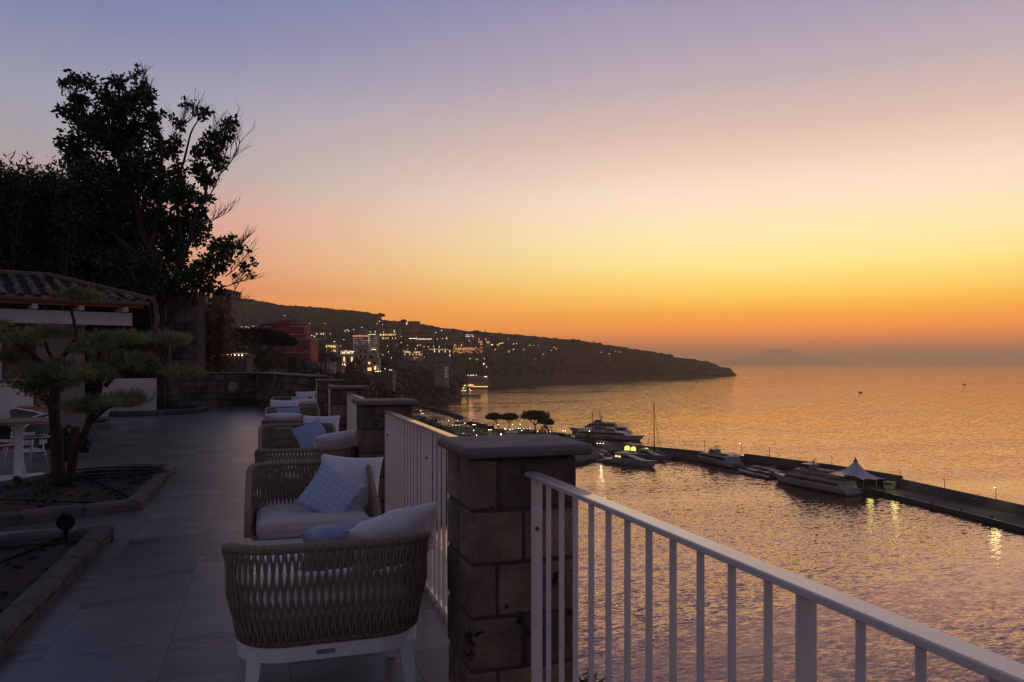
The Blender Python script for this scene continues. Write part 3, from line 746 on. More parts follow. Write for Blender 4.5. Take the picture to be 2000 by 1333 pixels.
# local frame: x along the eave to the right, y away from the viewer
def lb(name, c, d, m, ch=0, parent=None):
    b = MB(); b.box(c, d, ch=ch); return obj(name, b, m, parent or pg)
lb('front_beam', (-4.0, 0, 2.655), (8.05, .07, .105), 'beam', .004)
lb('white_beam', (-4.2, .10, 2.375), (8.05, .10, .255), 'plaster', .004)
for k in range(9): lb('rafter', (-.32-.76*k, .35, 2.56), (.09, 1.0, .09), 'plaster', .003)
b = MB(); b.tube([(.10,-.20,2.70),(-8.3,-.20,2.72)], .055, 8); obj('gutter', b, 'brownwall', pg, smooth=True)
wl = -.92
lb('wall', (wl-.42, 1.0, 1.3), (.84, .3, 2.55), 'greywall', .01)
lb('wall', (wl-2.9, 1.0, 1.3), (3.0, .3, 2.55), 'plaster', .01)
lb('wall', (wl-1.1, 1.12, 1.3), (.6, .1, 2.5), 'brownwall')
lb('post', (-7.2, .1, 1.2), (.14,.14,2.4), 'plaster')
S0, S1, RY = 2.72, 3.42, 3.1
b = MB(); b.add([(.15,-.24,S0),(-8.5,-.24,S0),(-8.5,RY,S1),(-1.35,RY,S1),(.15,-.24,S0-.05),(-8.5,-.24,S0-.05),(-8.5,RY,S1-.05),(-1.35,RY,S1-.05),(.15,6.4,S0),(.15,6.4,S0-.05)],
  [(0,3,2,1),(4,5,6,7),(0,1,5,4),(1,2,6,5),(2,3,7,6),(0,8,3),(3,8,9,7),(0,4,9,8),(4,7,9)]); rf = obj('roof_deck', b, 'black', pg)
tm = MB(); n = 7; rg = []
for yy, rr in ((0,.070),(.34,.056)):
    rg.append([(rr*math.cos(math.pi*k/n), yy, rr*math.sin(math.pi*k/n)*.8) for k in range(n+1)]+[(rr*.82*math.cos(math.pi*(n-k)/n), yy, rr*.8*math.sin(math.pi*(n-k)/n)*.8) for k in range(n+1)])
tm.loft(rg); tmesh = tm.mesh('roof_tile', 'rooftile', False)
sl_ = math.atan2(S1-S0, RY+.24)
cnt = 0
for c in range(31):
    x = .05-.265*c
    for r in range(12):
        yy = -.30+.285*r*math.cos(sl_); zz = S0+.012+(yy+.24)*math.tan(sl_)
        if yy > RY-.2: break
        if x > .15-(yy+.24)/(RY+.24)*1.7-.1: continue
        o = link('roof_tile', tmesh, rf, (x+R_.uniform(-.012,.012), yy, zz+R_.uniform(0,.012))); o.rotation_euler = (sl_-.02+R_.uniform(-.02,.02), 0, R_.uniform(-.04,.04)); cnt += 1
b = MB(); b.tube([(-8.5,RY,S1+.04),(-1.35,RY,S1+.04),(.15,-.2,S0+.04)], .07, 8); obj('ridge_tiles', b, 'rooftile', rf)
# small white trolley frame by the tree
tr = MB()
for a, b_ in (((0,0,0),(0,0,1.0)),((.5,0,.45),(0,0,.45)),((.5,0,.45),(.42,0,.05)),((.48,.2,.45),(.1,.2,.45)),((0,0,.45),(.1,.2,.45)),((.12,0,1.0),(0,0,1.0)),((.35,0,.28),(.05,0,.28))): tr.tube([a,b_], .012, 6)
tag(obj('plant_stand', tr, 'deadwood', loc=P(322, 22.9, .12)), 'thin pale metal stand beside the big tree trunk', 'stand')
# ================================================================== TREES ON THE TERRACE
T_ = random.Random(5)
def wob(a, b, n, amt, rr=T_):
    a, b = Vector(a), Vector(b); out_ = [a]
    L_ = (b-a).length
    for k in range(1, n): out_.append(a.lerp(b, k/n)+Vector((rr.uniform(-1,1), rr.uniform(-1,1), rr.uniform(-1,1)))*amt*L_)
    return out_+[b]
def branch(mb, pts, r0, r1, sub=3, amt=.05, n=7):
    full = [Vector(pts[0])]
    for a, b in zip(pts[:-1], pts[1:]): full += wob(a, b, sub, amt)[1:]
    m = len(full)-1; mb.tube(full, [r0+(r1-r0)*(k/m)**.8 for k in range(m+1)], n); return full
def clumps(spec, dbase, dspread, k_leaf, size, m, parent, aspect=.33, name='crown'):
    allV = []; 
    for px, py, r in spec:
        d = dbase+T_.uniform(-dspread, dspread); R = r/1500*d; c = np.array(P(px, d, HT(py, d)))
        n = int(k_leaf*r*r)+14
        nt_ = max(3, n//9)                           # twig tips, each with a rosette of leaves
        tips = rng.normal(size=(nt_,3)); tips /= np.linalg.norm(tips, axis=1)[:,None]; tips *= (rng.random(nt_)**.5)[:,None]*R
        pts = c+np.repeat(tips, 9, axis=0)+rng.normal(size=(nt_*9,3))*size*.38
        allV.append(pts)
    A = np.concatenate(allV); V, Fc = leaves(A, size, aspect)
    return link(name, npmesh(name, V, Fc, m), parent)
TD = 23.6
bt = thing('big_tree', 'tall dark evergreen tree with several trunks and bare grey twigs', 'tree', P(312, TD, .1))
bt_loc = bt.location.copy()
def rel(o): o.location = -bt_loc; return o
def Q(px, py, d=None):
    d = TD+(T_.uniform(-.5,.5) if d is None else d-TD); return P(px, d, HT(py, d))
tk = MB()
n0, n1, n2, n3 = Q(312,806,TD), Q(318,690,TD), Q(312,600,TD), Q(302,520,TD)
branch(tk, [Q(318,806,TD), Q(320,690,TD-.1), Q(313,600,TD), Q(302,520,TD), Q(272,420), Q(240,330), Q(212,255), Q(205,190)], .26, .03)
branch(tk, [Q(300,806,TD+.2), Q(303,700,TD+.3), Q(296,590,TD+.3), Q(288,500), Q(310,400), Q(318,300), Q(298,220), Q(285,150)], .17, .02)
branch(tk, [Q(313,620,TD), Q(345,540), Q(372,470), Q(392,400), Q(415,330), Q(446,255)], .12, .015)
branch(tk, [Q(316,650,TD), Q(362,590), Q(392,540), Q(425,490)], .09, .02)
branch(tk, [Q(345,540), Q(352,440), Q(350,340), Q(372,262), Q(395,222)], .08, .012)
branch(tk, [Q(302,520,TD), Q(235,470), Q(180,420), Q(145,360), Q(130,290)], .11, .015)
branch(tk, [Q(180,420), Q(160,300), Q(150,220), Q(152,150)], .07, .012)
branch(tk, [Q(376,600), Q(382,560), Q(415,545), Q(440,560)], .05, .012)
rel(obj('trunk', tk, 'bark', bt, smooth=True))
dk = MB(); branch(dk, [Q(316,672,TD-.5), Q(303,640,TD-.5), Q(305,598,TD-.5), Q(297,548,TD-.4), Q(300,505,TD-.4)], .085, .05, 4, .08)
rel(obj('dead_limb', dk, 'deadwood', bt, smooth=True))
spec = [(150,160,16),(123,165,9),(176,166,12),(152,195,22),(137,222,15),(116,216,7),(168,240,32),(140,280,26),(121,279,7),(152,315,32),(205,188,18),(232,163,17),(226,212,33),
 (268,138,5),(262,150,6),(280,180,18),(256,200,26),(291,192,14),(203,262,42),(243,272,42),(283,250,30),(300,228,16),(172,352,40),(222,345,52),(270,325,42),(312,292,20),
 (148,372,25),(122,380,10),(200,410,55),(262,400,58),(312,360,36),(336,292,16),(347,338,18),(350,382,30),(366,202,8),(388,222,11),(402,219,7),(352,246,9),(345,272,9),(338,238,6),
 (438,246,10),(452,238,6),(460,240,4),(413,266,11),(430,272,17),(447,262,9),(422,300,16),(405,283,9),(428,318,12),(391,303,10),(385,290,6),(386,328,18),(402,352,16),(396,388,15),(386,420,20),(362,440,32),(372,380,18),(312,450,44),
 (252,462,52),(198,470,46),(332,492,36),(290,520,32),(386,462,20),(402,442,9),(425,482,18),(446,478,14),(455,470,7),(438,500,16),(404,522,26),(430,520,14),(373,545,26),(405,562,18),(345,565,22),(432,566,9),(150,430,38),(225,520,32),(310,560,18),(468,487,5),(476,520,3)]
rel(clumps(spec, TD, .95, .62, .155, 'leaf', bt, .26))
tw = MB()
def twig(p, dirv, length, r, depth):
    pts = [Vector(p)]; d = Vector(dirv).normalized(); n = 5
    for k in range(n):
        d = (d+Vector((T_.uniform(-1,1), T_.uniform(-1,1), T_.uniform(-.6,1)))*.16).normalized(); pts.append(pts[-1]+d*length/n)
    tw.tube(pts, [r*(1-.6*k/n) for k in range(n+1)], 4, cap=False)
    if depth:
        for k in range(1, n+1):
            for _ in range(1 if depth < 2 else 2):
                a = (d+Vector((T_.uniform(-1,1), T_.uniform(-1,1), T_.uniform(-.4,1)))*.75).normalized(); twig(pts[k], a, length*T_.uniform(.4,.62), r*.55, depth-1)
RV = P(1001,1)-P(1000,1); RV.normalize()
def pd(dx, dy): return RV*dx+Vector((0,0,-dy))
for px, py, dx, dy, L_ in ((398,400,50,-70,1.7),(425,345,60,-70,1.5),(435,320,45,-90,1.3),(330,300,35,-100,1.6),(345,250,25,-90,.8),(296,215,5,-100,.9),(278,175,15,-90,.6),(395,440,70,-30,1.0),
   (425,510,80,-40,1.1),(440,540,80,-55,1.1),(440,560,70,-20,.9),(450,500,60,-50,.8),(430,570,60,25,.8),(455,575,30,-60,.9),(400,300,30,-90,1.1)):
    twig(Q(px,py), pd(dx,dy), L_*.85, .02, 2)
rel(obj('bare_twigs', tw, 'deadwood', bt, fix=False))
# a few leaves left on the low bare twigs
rel(clumps([(470,480,4),(486,490,3),(492,505,3),(480,530,4),(492,540,3),(455,460,4),(462,540,4),(497,515,2)], TD, .5, .2, .10, 'leaf', bt, name='sparse_leaves'))

# ---- cloud-pruned pine
BD = 9.0
bp = thing('cloud_pruned_pine', 'cloud-pruned pine with flat green pads, standing in the middle bed', 'tree', P(122, BD, .06)); bl = bp.location.copy()
def QB(px, py, dd=0): return P(px, BD+dd, HT(py, BD+dd))
def relb(o): o.location = -bl; return o
tk = MB()
branch(tk, [QB(118,952), QB(112,880), QB(106,800), QB(112,730,.1), QB(118,700,.1)], .082, .045, 3, .03, 9)
branch(tk, [QB(132,950), QB(146,880,-.1), QB(172,830,-.2), QB(190,790,-.2), QB(196,730,-.1)], .055, .028, 3, .03, 9)
branch(tk, [QB(116,710,.1), QB(128,690), QB(150,662), QB(148,640), QB(141,615), QB(140,590)], .032, .014, 3, .04)
branch(tk, [QB(110,712,.1), QB(96,690), QB(88,668)], .026, .014, 3, .04)
branch(tk, [QB(108,740,.1), QB(70,700,.1), QB(30,665,.1), QB(-20,655,.1)], .05, .022, 3, .05)
branch(tk, [QB(196,740,-.1), QB(232,728,-.1), QB(290,735,.1), QB(330,732,.2), QB(380,728,.2)], .036, .014, 3, .05)
branch(tk, [QB(196,760,-.2), QB(192,700,-.2), QB(200,672,-.2)], .032, .016, 3, .03)
branch(tk, [QB(205,755,-.1), QB(240,700,-.1), QB(260,690,0), QB(300,685,.1)], .028, .012, 3, .05)
branch(tk, [QB(320,732,.2), QB(324,700,.2), QB(330,672,.2)], .018, .010, 3, .05)
branch(tk, [QB(110,800,.1), QB(70,760,.2), QB(30,745,.2)], .04, .015, 3, .05)
branch(tk, [QB(170,830,-.2), QB(205,800,-.3), QB(245,780,-.3)], .03, .012, 3, .05)
branch(tk, [QB(130,900,.1), QB(140,860,.25), QB(152,835,.35)], .045, .03, 3, .03)
relb(obj('trunk', tk, 'barkwarm', bp, smooth=True))
def pad(px, py, rx, ry, dd=0, dens=1.0):
    d = BD+dd; c = np.array(P(px, d, HT(py, d))); Rx, Rz = rx/1500*d, ry/1500*d
    n = int(dens*rx*ry*.44)+34
    q = rng.normal(size=(n,3)); q /= np.linalg.norm(q, axis=1)[:,None]; q *= (rng.random(n)**.4)[:,None]
    q[:,2] = np.where(q[:,2] < 0, q[:,2]*.6, q[:,2])
    lump = 1+.26*np.sin(q[:,0]*7+px)*np.cos(q[:,1]*6+py)+.14*rng.normal(size=n)
    q = q*np.array([Rx, Rx*.85, Rz])*lump[:,None]; base = c+q
    # twig tips, each with a tuft of needles pointing up and outward
    up = q/np.array([Rx, Rx, Rz])*.7+np.array([0,0,.8])+rng.normal(size=(n,3))*.45
    k = 13; B = np.repeat(base, k, axis=0)+rng.normal(size=(n*k,3))*.008; D_ = np.repeat(up, k, axis=0)+rng.normal(size=(n*k,3))*.5; D_ /= np.linalg.norm(D_, axis=1)[:,None]
    S = np.cross(D_, rng.normal(size=D_.shape)); S /= np.linalg.norm(S, axis=1)[:,None]
    L_ = (.045+.05*rng.random(n*k))[:,None]; w = .0026
    V = np.stack([B-S*w, B+S*w, B+D_*L_], 1).reshape(-1,3)
    relb(link('foliage_pad', npmesh('foliage_pad', V, np.arange(len(V)).reshape(-1,3), 'needle'), bp))
for a in ((161,581,37,12),(98,652,44,14,-.1),(44,668,44,17,.2),(-30,640,40,20),(24,700,30,18,.3),(236,664,60,14,.05),(182,684,42,15,-.2),(338,666,33,13,.2),(352,729,44,11,.2),(262,710,44,19,0),
          (112,732,54,26,-.05),(95,752,44,22,.2),(175,735,50,20,-.25),(245,785,44,18,-.3),(168,796,38,18,-.3),(205,712,30,14,.2)): pad(*a)
# straggly lower foliage at the far left
relb(clumps([(15,742,10),(35,750,11),(55,758,10),(75,768,11),(90,782,9),(60,742,9),(105,795,8)], BD+.2, .2, .5, .055, 'needle', bp, name='loose_foliage'))
# low shrub behind
sh = thing('low_shrub', 'low dark shrub spreading behind the pine trunk', 'shrub', P(122, 13.2, .1)); sl0 = sh.location.copy()
o = clumps([(105,862,16),(125,870,18),(150,862,18),(138,850,14),(160,872,12)], 12.4, .3, .6, .09, 'leaf', sh, name='foliage'); o.location = -sl0
b = MB(); 
for k in range(5): b.tube([(0,0,-.1),(T_.uniform(-.3,.3),T_.uniform(-.3,.3),.3)], .01, 5)
obj('stem', b, 'bark', sh)

# ---- bamboo grove behind the tiled pergola
def bamboo(label, px0, px1, d0, d1, htop, n, seed):
    r = random.Random(seed); t = thing('bamboo_clump', label, 'bamboo', P((px0+px1)/2, (d0+d1)/2, 0)); l0 = t.location.copy(); cs = MB(); cen = []
    for k in range(n):
        d = r.uniform(d0, d1); px = r.uniform(px0, px1); ph = htop(px)+abs(r.gauss(0,28)); H_ = HT(ph, d)
        base = P(px, d, 0); lean = Vector((r.uniform(-.7,.7), r.uniform(-.5,.5), 0)); pts = []
        for q in range(8):
            f = q/7; pts.append(base+lean*f**2*1.6+Vector((0,0,H_*(f-.04*f**4))))
        cs.tube(pts, [.028*(1-.75*q/7)+.005 for q in range(8)], 5, cap=False)
        for q in range(3, 30):
            f = q/30+r.uniform(-.02,.02); p = base+lean*f**2*1.6+Vector((0,0,H_*f))
            m_ = 34 if f > .35 else 12
            for _ in range(m_): cen.append((p.x+r.gauss(0,.26), p.y+r.gauss(0,.26), p.z+r.gauss(0,.2)))
    o = obj('canes', cs, 'cane', t, fix=False); o.location = -l0
    V, Fc = leaves(np.array(cen), .28, .10, droop=.35, fold=.1)
    o = link('leaves', npmesh('leaves', V, Fc, 'bamboo'), t); o.location = -l0
bamboo('tall bamboo at the far left edge of the picture', -90, 30, 25, 28, lambda p: 312+abs(p)*.3, 34, 1)
bamboo('tall bamboo between the left edge and the big tree', 30, 135, 25.5, 29, lambda p: 330-14*math.sin(p/14), 44, 2)
bamboo('bamboo thicket rising behind the big tree crown', 125, 300, 27.5, 31, lambda p: 345+(p-125)*.9, 52, 3)
# dark hedge mass low behind the pergola
hg = thing('hedge', 'dense dark hedge behind the tiled pergola roof', 'hedge', P(120, 27, 0)); l0 = hg.location.copy()
pts = []
for px in range(-140, 290, 9):
    for H_ in np.arange(.2, 6.2 if px < 140 else 4.6, .28):
        d = 27+T_.uniform(-.5,.9); p = P(px, d, H_)
        for _ in range(9): pts.append((p.x+T_.gauss(0,.16), p.y+T_.gauss(0,.25), p.z+T_.gauss(0,.16)))
V, Fc = leaves(np.array(pts), .2, .2, fold=.1); o = link('foliage', npmesh('foliage', V, Fc, 'leaf'), hg); o.location = -l0
# reeds beyond the end wall
rd = thing('reed_clump', 'brownish hanging reeds beside the right end of the tall block wall', 'reeds', P(425, 30, -1)); l0 = rd.location.copy(); cen = []; cs = MB()
for k in range(120):
    px = T_.uniform(386, 452); d = T_.uniform(29.4, 32.5); top = 585+max(0, px-440)*1.5+T_.uniform(0,26); H_ = HT(top, d); base = P(px-12+T_.uniform(-8,4), d, -2.5); tp = P(px, d, H_)
    cs.tube([base, base.lerp(tp, .5)+Vector((T_.uniform(-.1,.1),0,.1)), tp], [.02,.014,.006], 4, cap=False)
    for q in range(75):
        f = T_.random(); p = base.lerp(tp, f); cen.append((p.x+T_.gauss(0,.10), p.y+T_.gauss(0,.12), p.z+T_.gauss(0,.12)))
o = obj('reed_stems', cs, 'litreed', rd, fix=False); o.location = -l0
V, Fc = leaves(np.array(cen), .30, .085, droop=.8, fold=.1); o = link('reed_leaves', npmesh('reed_leaves', V, Fc, 'litreed'), rd); o.location = -l0
# plant peeping below the nearest railing
ag = thing('cliff_plant', 'spiky green plant growing on the cliff below the nearest railing', 'plant', P(1165, 5.2, -1.0)); l0 = ag.location.copy(); b = MB()
cc = P(1158, 5.2, HT(1360, 5.2))
for k in range(46):
    a = T_.uniform(0, 6.28); e = T_.uniform(.2, 1.3); d = Vector((math.cos(a)*math.cos(e), math.sin(a)*math.cos(e), math.sin(e))); L_ = T_.uniform(.08,.22); s_ = d.cross(Vector((0,0,1))).normalized()*.014
    c0 = cc+Vector((T_.gauss(0,.07), T_.gauss(0,.05), T_.gauss(0,.04))); m_ = c0+d*L_*.55; b.add([c0, m_+s_, c0+d*L_+Vector((0,0,-.02)), m_-s_], [(0,1,2,3)])
o = obj('leaves', b, 'needle', ag, fix=False); o.location = -l0
# ================================================================== SEA, HILLS, TOWN
b = MB(); b.add([P(1000,0,SEA)+Vector(v) for v in ((-43000,-43000,0),(43000,-43000,0),(43000,43000,0),(-43000,43000,0))], [(0,1,2,3)])
struct(obj('sea', b, 'water'))
KN = [
(-400,[(45,-3),(150,2),(330,10),(700,60),(1500,200),(2300,300),(3300,150)]),
(150,[(45,-3),(150,0),(330,2),(700,14),(1500,90),(2500,238),(3300,150)]),
(380,[(45,-3),(150,-1),(330,1),(700,10),(1500,75),(2500,224),(3300,140)]),
(455,[(45,-3),(150,-1),(330,0),(700,8),(1500,60),(2500,203),(3300,120)]),
(500,[(45,-3),(150,-1),(330,0),(700,8),(1500,58),(2450,190),(3300,110)]),
(545,[(50,-3),(150,-2),(330,0),(700,7),(1450,50),(2400,172),(3200,100)]),
(600,[(60,-4),(150,-3),(330,0),(700,5),(1400,42),(2400,166),(3200,100)]),
(690,[(90,-12),(200,-10),(450,-6),(700,1),(1300,26),(2300,147),(3100,90)]),
(730,[(300,-20),(420,-16),(560,-6),(800,2),(1300,26),(2250,134),(3000,80)]),
(746,[(560,-46),(590,-20),(620,-3),(900,2),(1300,26),(2250,116),(3000,80)]),
(800,[(880,-46),(920,-22),(960,-6),(1100,0),(1300,16),(2150,104),(2900,70)]),
(860,[(920,-46),(945,-30),(990,-16),(1150,-5),(1300,12),(2080,86),(2800,60)]),
(890,[(985,-46),(1000,-34),(1020,-24),(1200,-10),(1330,8),(2050,80),(2700,50)]),
(899,[(1025,-46),(1032,-40),(1040,-36),(1250,-14),(1380,6),(2050,78),(2700,50)]),
(903,[(1360,-46),(1375,-30),(1392,-8),(1450,2),(1600,16),(2040,76),(2700,45)]),
(950,[(1430,-46),(1448,-24),(1468,-2),(1550,10),(1700,34),(2000,70),(2600,40)]),
(1010,[(1530,-46),(1550,-25),(1580,0),(1680,20),(1800,42),(2040,65),(2600,35)]),
(1050,[(1610,-46),(1640,-24),(1680,2),(1750,20),(1850,40),(2050,60),(2600,30)]),
(1130,[(1850,-46),(1880,-26),(1920,-2),(1990,18),(2060,36),(2150,54),(2700,20)]),
(1200,[(2045,-46),(2070,-30),(2100,-8),(2150,10),(2200,26),(2260,40),(2800,5)]),
(1250,[(2110,-46),(2135,-30),(2160,-10),(2200,6),(2260,20),(2340,30),(2800,0)]),
(1308,[(2190,-46),(2215,-32),(2240,-14),(2290,0),(2350,10),(2420,17),(2800,-10)]),
(1316,[(2200,-46),(2225,-32),(2250,-16),(2300,-4),(2350,3),(2430,8),(2800,-16)]),
(1345,[(2270,-46),(2295,-36),(2320,-20),(2370,-8),(2420,-1),(2470,3),(2800,-20)]),
(1380,[(2400,-46),(2415,-38),(2435,-26),(2470,-16),(2510,-9),(2560,-5),(2850,-25)]),
(1400,[(2500,-46),(2515,-40),(2535,-33),(2570,-26),(2600,-21),(2640,-18),(2850,-35)]),
(1427,[(2690,-46),(2700,-41),(2710,-35),(2730,-29),(2760,-25),(2790,-24),(2900,-38)]),
(1434,[(2760,-46),(2768,-44),(2775,-42),(2785,-40.5),(2795,-40),(2805,-40),(2900,-44)]),
(1448,[(2810,-47),(2812,-46.5),(2814,-46),(2816,-45),(2818,-45),(2822,-45),(2900,-47)]),
]
KX = np.array([k[0] for k in KN], float); KD = np.array([[a for a, _ in k[1]] for k in KN], float); KH = np.array([[h for _, h in k[1]] for k in KN], float)
def prof(px):
    return np.array([np.interp(px, KX, KD[:,i]) for i in range(7)]), np.array([np.interp(px, KX, KH[:,i]) for i in range(7)])
def gh(px, d):
    a, h = prof(px); return float(np.interp(d, a, h))
def on_land(px, py):
    "depth at which the sight line through a pixel first meets the land"
    a, h = prof(px)
    for d in np.linspace(a[1], a[5], 240):
        if (1500*(EYE-np.interp(d, a, h))/d+710) <= py: return float(d)
    return float(a[5])
cols = list(np.concatenate([np.arange(-400,380,12), np.arange(380,1448.1,3.0)])); cols = sorted(set(cols)|{899.,903.,1308.,1316.,1427.,1434.})
SUBD = [4,4,6,6,8,14,4]; V = []; NC = len(cols); NR = None
for px in cols:
    a, h = prof(px); ds = []; hs = []
    for i in range(6):
        n = SUBD[i]
        for q in range(n): f = q/n; ds.append(a[i]+(a[i+1]-a[i])*f); hs.append(h[i]+(h[i+1]-h[i])*f)
    ds.append(a[6]); hs.append(h[6]); NR = len(ds)
    for q, (d, z) in enumerate(zip(ds, hs)):
        p = P(px, d, z); k = min(1, q/5)*min(6, d*.004)
        if z > -40: p.z += k*(noise.noise(Vector((p.x*.012, p.y*.012, 0)))*1.2+noise.noise(Vector((p.x*.05, p.y*.05, 5)))*.6)
        V.append(p)
V = np.array(V); idx = np.arange(NC*NR).reshape(NC, NR)
Fc = np.stack([idx[:-1,:-1].ravel(), idx[1:,:-1].ravel(), idx[1:,1:].ravel(), idx[:-1,1:].ravel()], 1)
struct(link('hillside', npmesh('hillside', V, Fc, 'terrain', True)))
# cliff below the terrace
cl = []; ol = [(1.36,-6),(1.36,0),(1.36,6),(1.36,12),(1.36,20.6),(-.1,28.8),(-3,34),(-9,38)]
for k in range(14):
    f = k/13; z = -.6+(SEA-1.5+.6)*f; ext = 1+f*13
    cl.append([(x+ext*(.9 if y < 28 else .6)-1+1.6*noise.noise(Vector((x*.4,y*.25,z*.18)))*min(1,f*6), y+(ext-1)*(0 if y < 20 else .8), z) for x, y in ol])
b = MB(); b.loft(cl, close=False); struct(obj('cliff', b, 'rock'))

FOOT = []   # image boxes that hillside crowns must not cover: px0, px1, ytop, ybase, depth
def building(label, px0, px1, ytop, ybase, d, dep, wall, rows=0, cols_=0, lit=0., litm='paneglow', rot=0, roof='flat', name='building', group=None, winw=.5, winh=.55, cat='building', glow_rows=(), off=(0,0)):
    w = (px1-px0)/1500*d/max(.3, math.cos(rot)); h = (ybase-ytop)/1500*d
    t = thing(name, label, cat, P(px0, d, HT(ybase, d)), -TH+rot, group)
    b = MB(); b.box((w/2, dep/2, (h-8)/2), (w, dep, h+8)); obj('wall', b, wall, t)
    if roof == 'flat':
        b = MB(); b.box((w/2, dep/2, h+.25), (w+.5, dep+.5, .5)); obj('roof', b, wall if wall != 'redwall' else 'cream', t)
    else:
        e = .6; rh = min(w, dep)*.22; b = MB()
        r0 = min(w, dep)/2
        b.add([(-e,-e,h),(w+e,-e,h),(w+e,dep+e,h),(-e,dep+e,h),(r0,dep/2,h+rh),(w-r0 if w > dep else r0+.1,dep/2,h+rh),(-e,-e,h-.2),(w+e,-e,h-.2),(w+e,dep+e,h-.2),(-e,dep+e,h-.2)],
          [(0,1,5,4),(1,2,5),(2,3,4,5),(3,0,4),(6,9,8,7),(0,6,7,1),(1,7,8,2),(2,8,9,3),(3,9,6,0)]); obj('roof', b, 'terracotta', t)
    if rows:
        cw, ch = w/cols_, h/rows; me = {}
        r = random.Random(int(px0*7+ytop))
        for j in range(rows):
            for i in range(cols_):
                L_ = r.random() < lit or j in glow_rows; key = ({'lcool':'wincool','lwarm':'winwarm','lorange':'winorange'}.get(litm, litm) if L_ else 'panedark')
                if key not in me:
                    q = MB(); q.box((0,0,0), (cw*winw, .24, ch*winh)); me[key] = q.mesh('window', key)
                link('window', me[key], t, (cw*(i+.5)+off[0], -.06, ch*(rows-1-j+.5)+off[1]))
    FOOT.append((px0-3, px1+3, ytop-2, ybase-1, d)); return t, w, h
def lamps_on(t, pts, d, m='lwarm2', r=None, name='lamp'):
    q = MB(); rr = (r*.62 if r else d/1500*.4); q.ico((0,0,0), rr); me = q.mesh(name, m)
    for p in pts: link(name, me, t, p)
# --- nearer buildings
rh, w_, h_ = building('large dark red hotel block with cream cornices, seen above the end wall', 553, 608, 664, 716, 330, 12, 'redwall', name='hotel_building')
def addbox(t, c, s, m, name): b = MB(); b.box(c, s); return obj(name, b, m, t)
U = 330/1500   # metres per photo pixel at the hotel
addbox(rh, ((561-553+16)*U, 7, (716-631-42)*U), (32*U, 8, 84*U), 'redwall', 'upper_block')
addbox(rh, ((533-553+14)*U, 9, (716-625-45)*U), (28*U, 9, 91*U), 'redwall', 'stair_tower')
addbox(rh, ((497-553+21)*U, 10.5, (716-632-42)*U), (38*U, 9, 84*U), 'redwall2', 'left_wing')
for y, x0, x1, yy in ((664,553,609,-.1),(689,554,606,-.05),(706,576,608,-.05),(653,557,598,2.9),(631,561,594,2.9),(637,561,592,2.92),(631,505,533,5.9),(637,507,524,5.92)):
    addbox(rh, (((x0+x1)/2-553)*U, yy, (716-y)*U), ((x1-x0)*U, .3, .38 if y not in (637,) else .7), 'cream', 'cornice')
for x, y0, y1, yy in ((606.5,666,714,-.08),(592,638,652,2.88)): addbox(rh, ((x-553)*U, yy, (716-(y0+y1)/2)*U), (2.2*U, .25, (y1-y0)*U), 'cream', 'corner_pilaster')
for x in (563, 576.5):
    b = MB(); b.tube([(0,-.12,0),(0,.1,0)], .55, 12); o = obj('oval_window', b, 'cream', rh, loc=((x-553)*U, 0, (716-681.5)*U)); b = MB(); b.tube([(0,-.18,0),(0,.0,0)], .3, 12); obj('pane', b, 'panedark', o)
addbox(rh, ((598-553)*U, -.1, (716-687)*U), (1.4,.3,.6), 'cream', 'vent'); addbox(rh, ((597-553)*U, 2.4, (716-649)*U), (1.6,1.2,.5), 'cream', 'balcony'); addbox(rh, ((594-553)*U, 4, (716-662)*U), (3.4,6,1.4), 'greywall', 'roof_terrace')
b = MB(); b.add([(((x-553)*U), y, (716-z)*U) for x, y, z in ((500,5.4,631),(594,2.5,631),(594,14,631),(500,15,631),(525,10,623),(562,9,621))], [(0,1,5,4),(1,2,5),(2,3,4,5),(3,0,4)]); obj('hip_roof', b, 'terracotta', rh)
lamps_on(rh, [((563-553)*U, 2.5, (716-660)*U)], 330, r=.22)
FOOT.append((492, 612, 618, 730, 345))
gb, w_, h_ = building('low grey stone building with an arched doorway, at the foot of the red hotel', 583, 642, 713, 742, 230, 8, 'greywall', name='building')
for x, wd in ((596,9),(613,6),(628,6)):
    b = MB(); hw = wd/2*.153; b.add([(0-hw,0,0),(hw,0,0)]+[(hw*math.cos(math.pi*k/8), 0, 1.0+hw*math.sin(math.pi*k/8)) for k in range(9)]+[(-hw,.12,0),(hw,.12,0)], [tuple([0,1]+list(range(2,11)))]); obj('door_arch', b, 'panedark', gb, loc=((x-583)*.153,-.06,(742-724)*.153-1.0))
addbox(gb, ((607-583)*.153, 3, (742-711)*.153+.1), (18*.153, 5, .7), 'terracotta', 'tiled_roof')
for x in (624, 632, 640): addbox(gb, ((x-583)*.153, -.4, (742-720)*.153), (.3,.3,3.4), 'plaster', 'pilaster')
kp, w_, h_ = building('small pink pavilion with a flat pale canopy and lamps at both ends', 651, 669, 712, 723, 300, 5, 'pinkwall', name='pavilion')
addbox(kp, (w_/2-.6, 2, (723-707.5)*.2), (6.2, 6, .35), 'boatwhite', 'canopy'); lamps_on(kp, [(-1.3,-.6,2.0),(-.8,-.6,1.3),(-1.0,-.3,2.5),(w_+.2,-.6,2.2),(w_+.9,-.6,2.3),(w_+1.2,-.4,1.9)], 300, r=.2)
pk, w_, h_ = building('small pink building beside the pale pavilion', 640, 650, 711, 724, 270, 5, 'pinkwall', 1, 2)
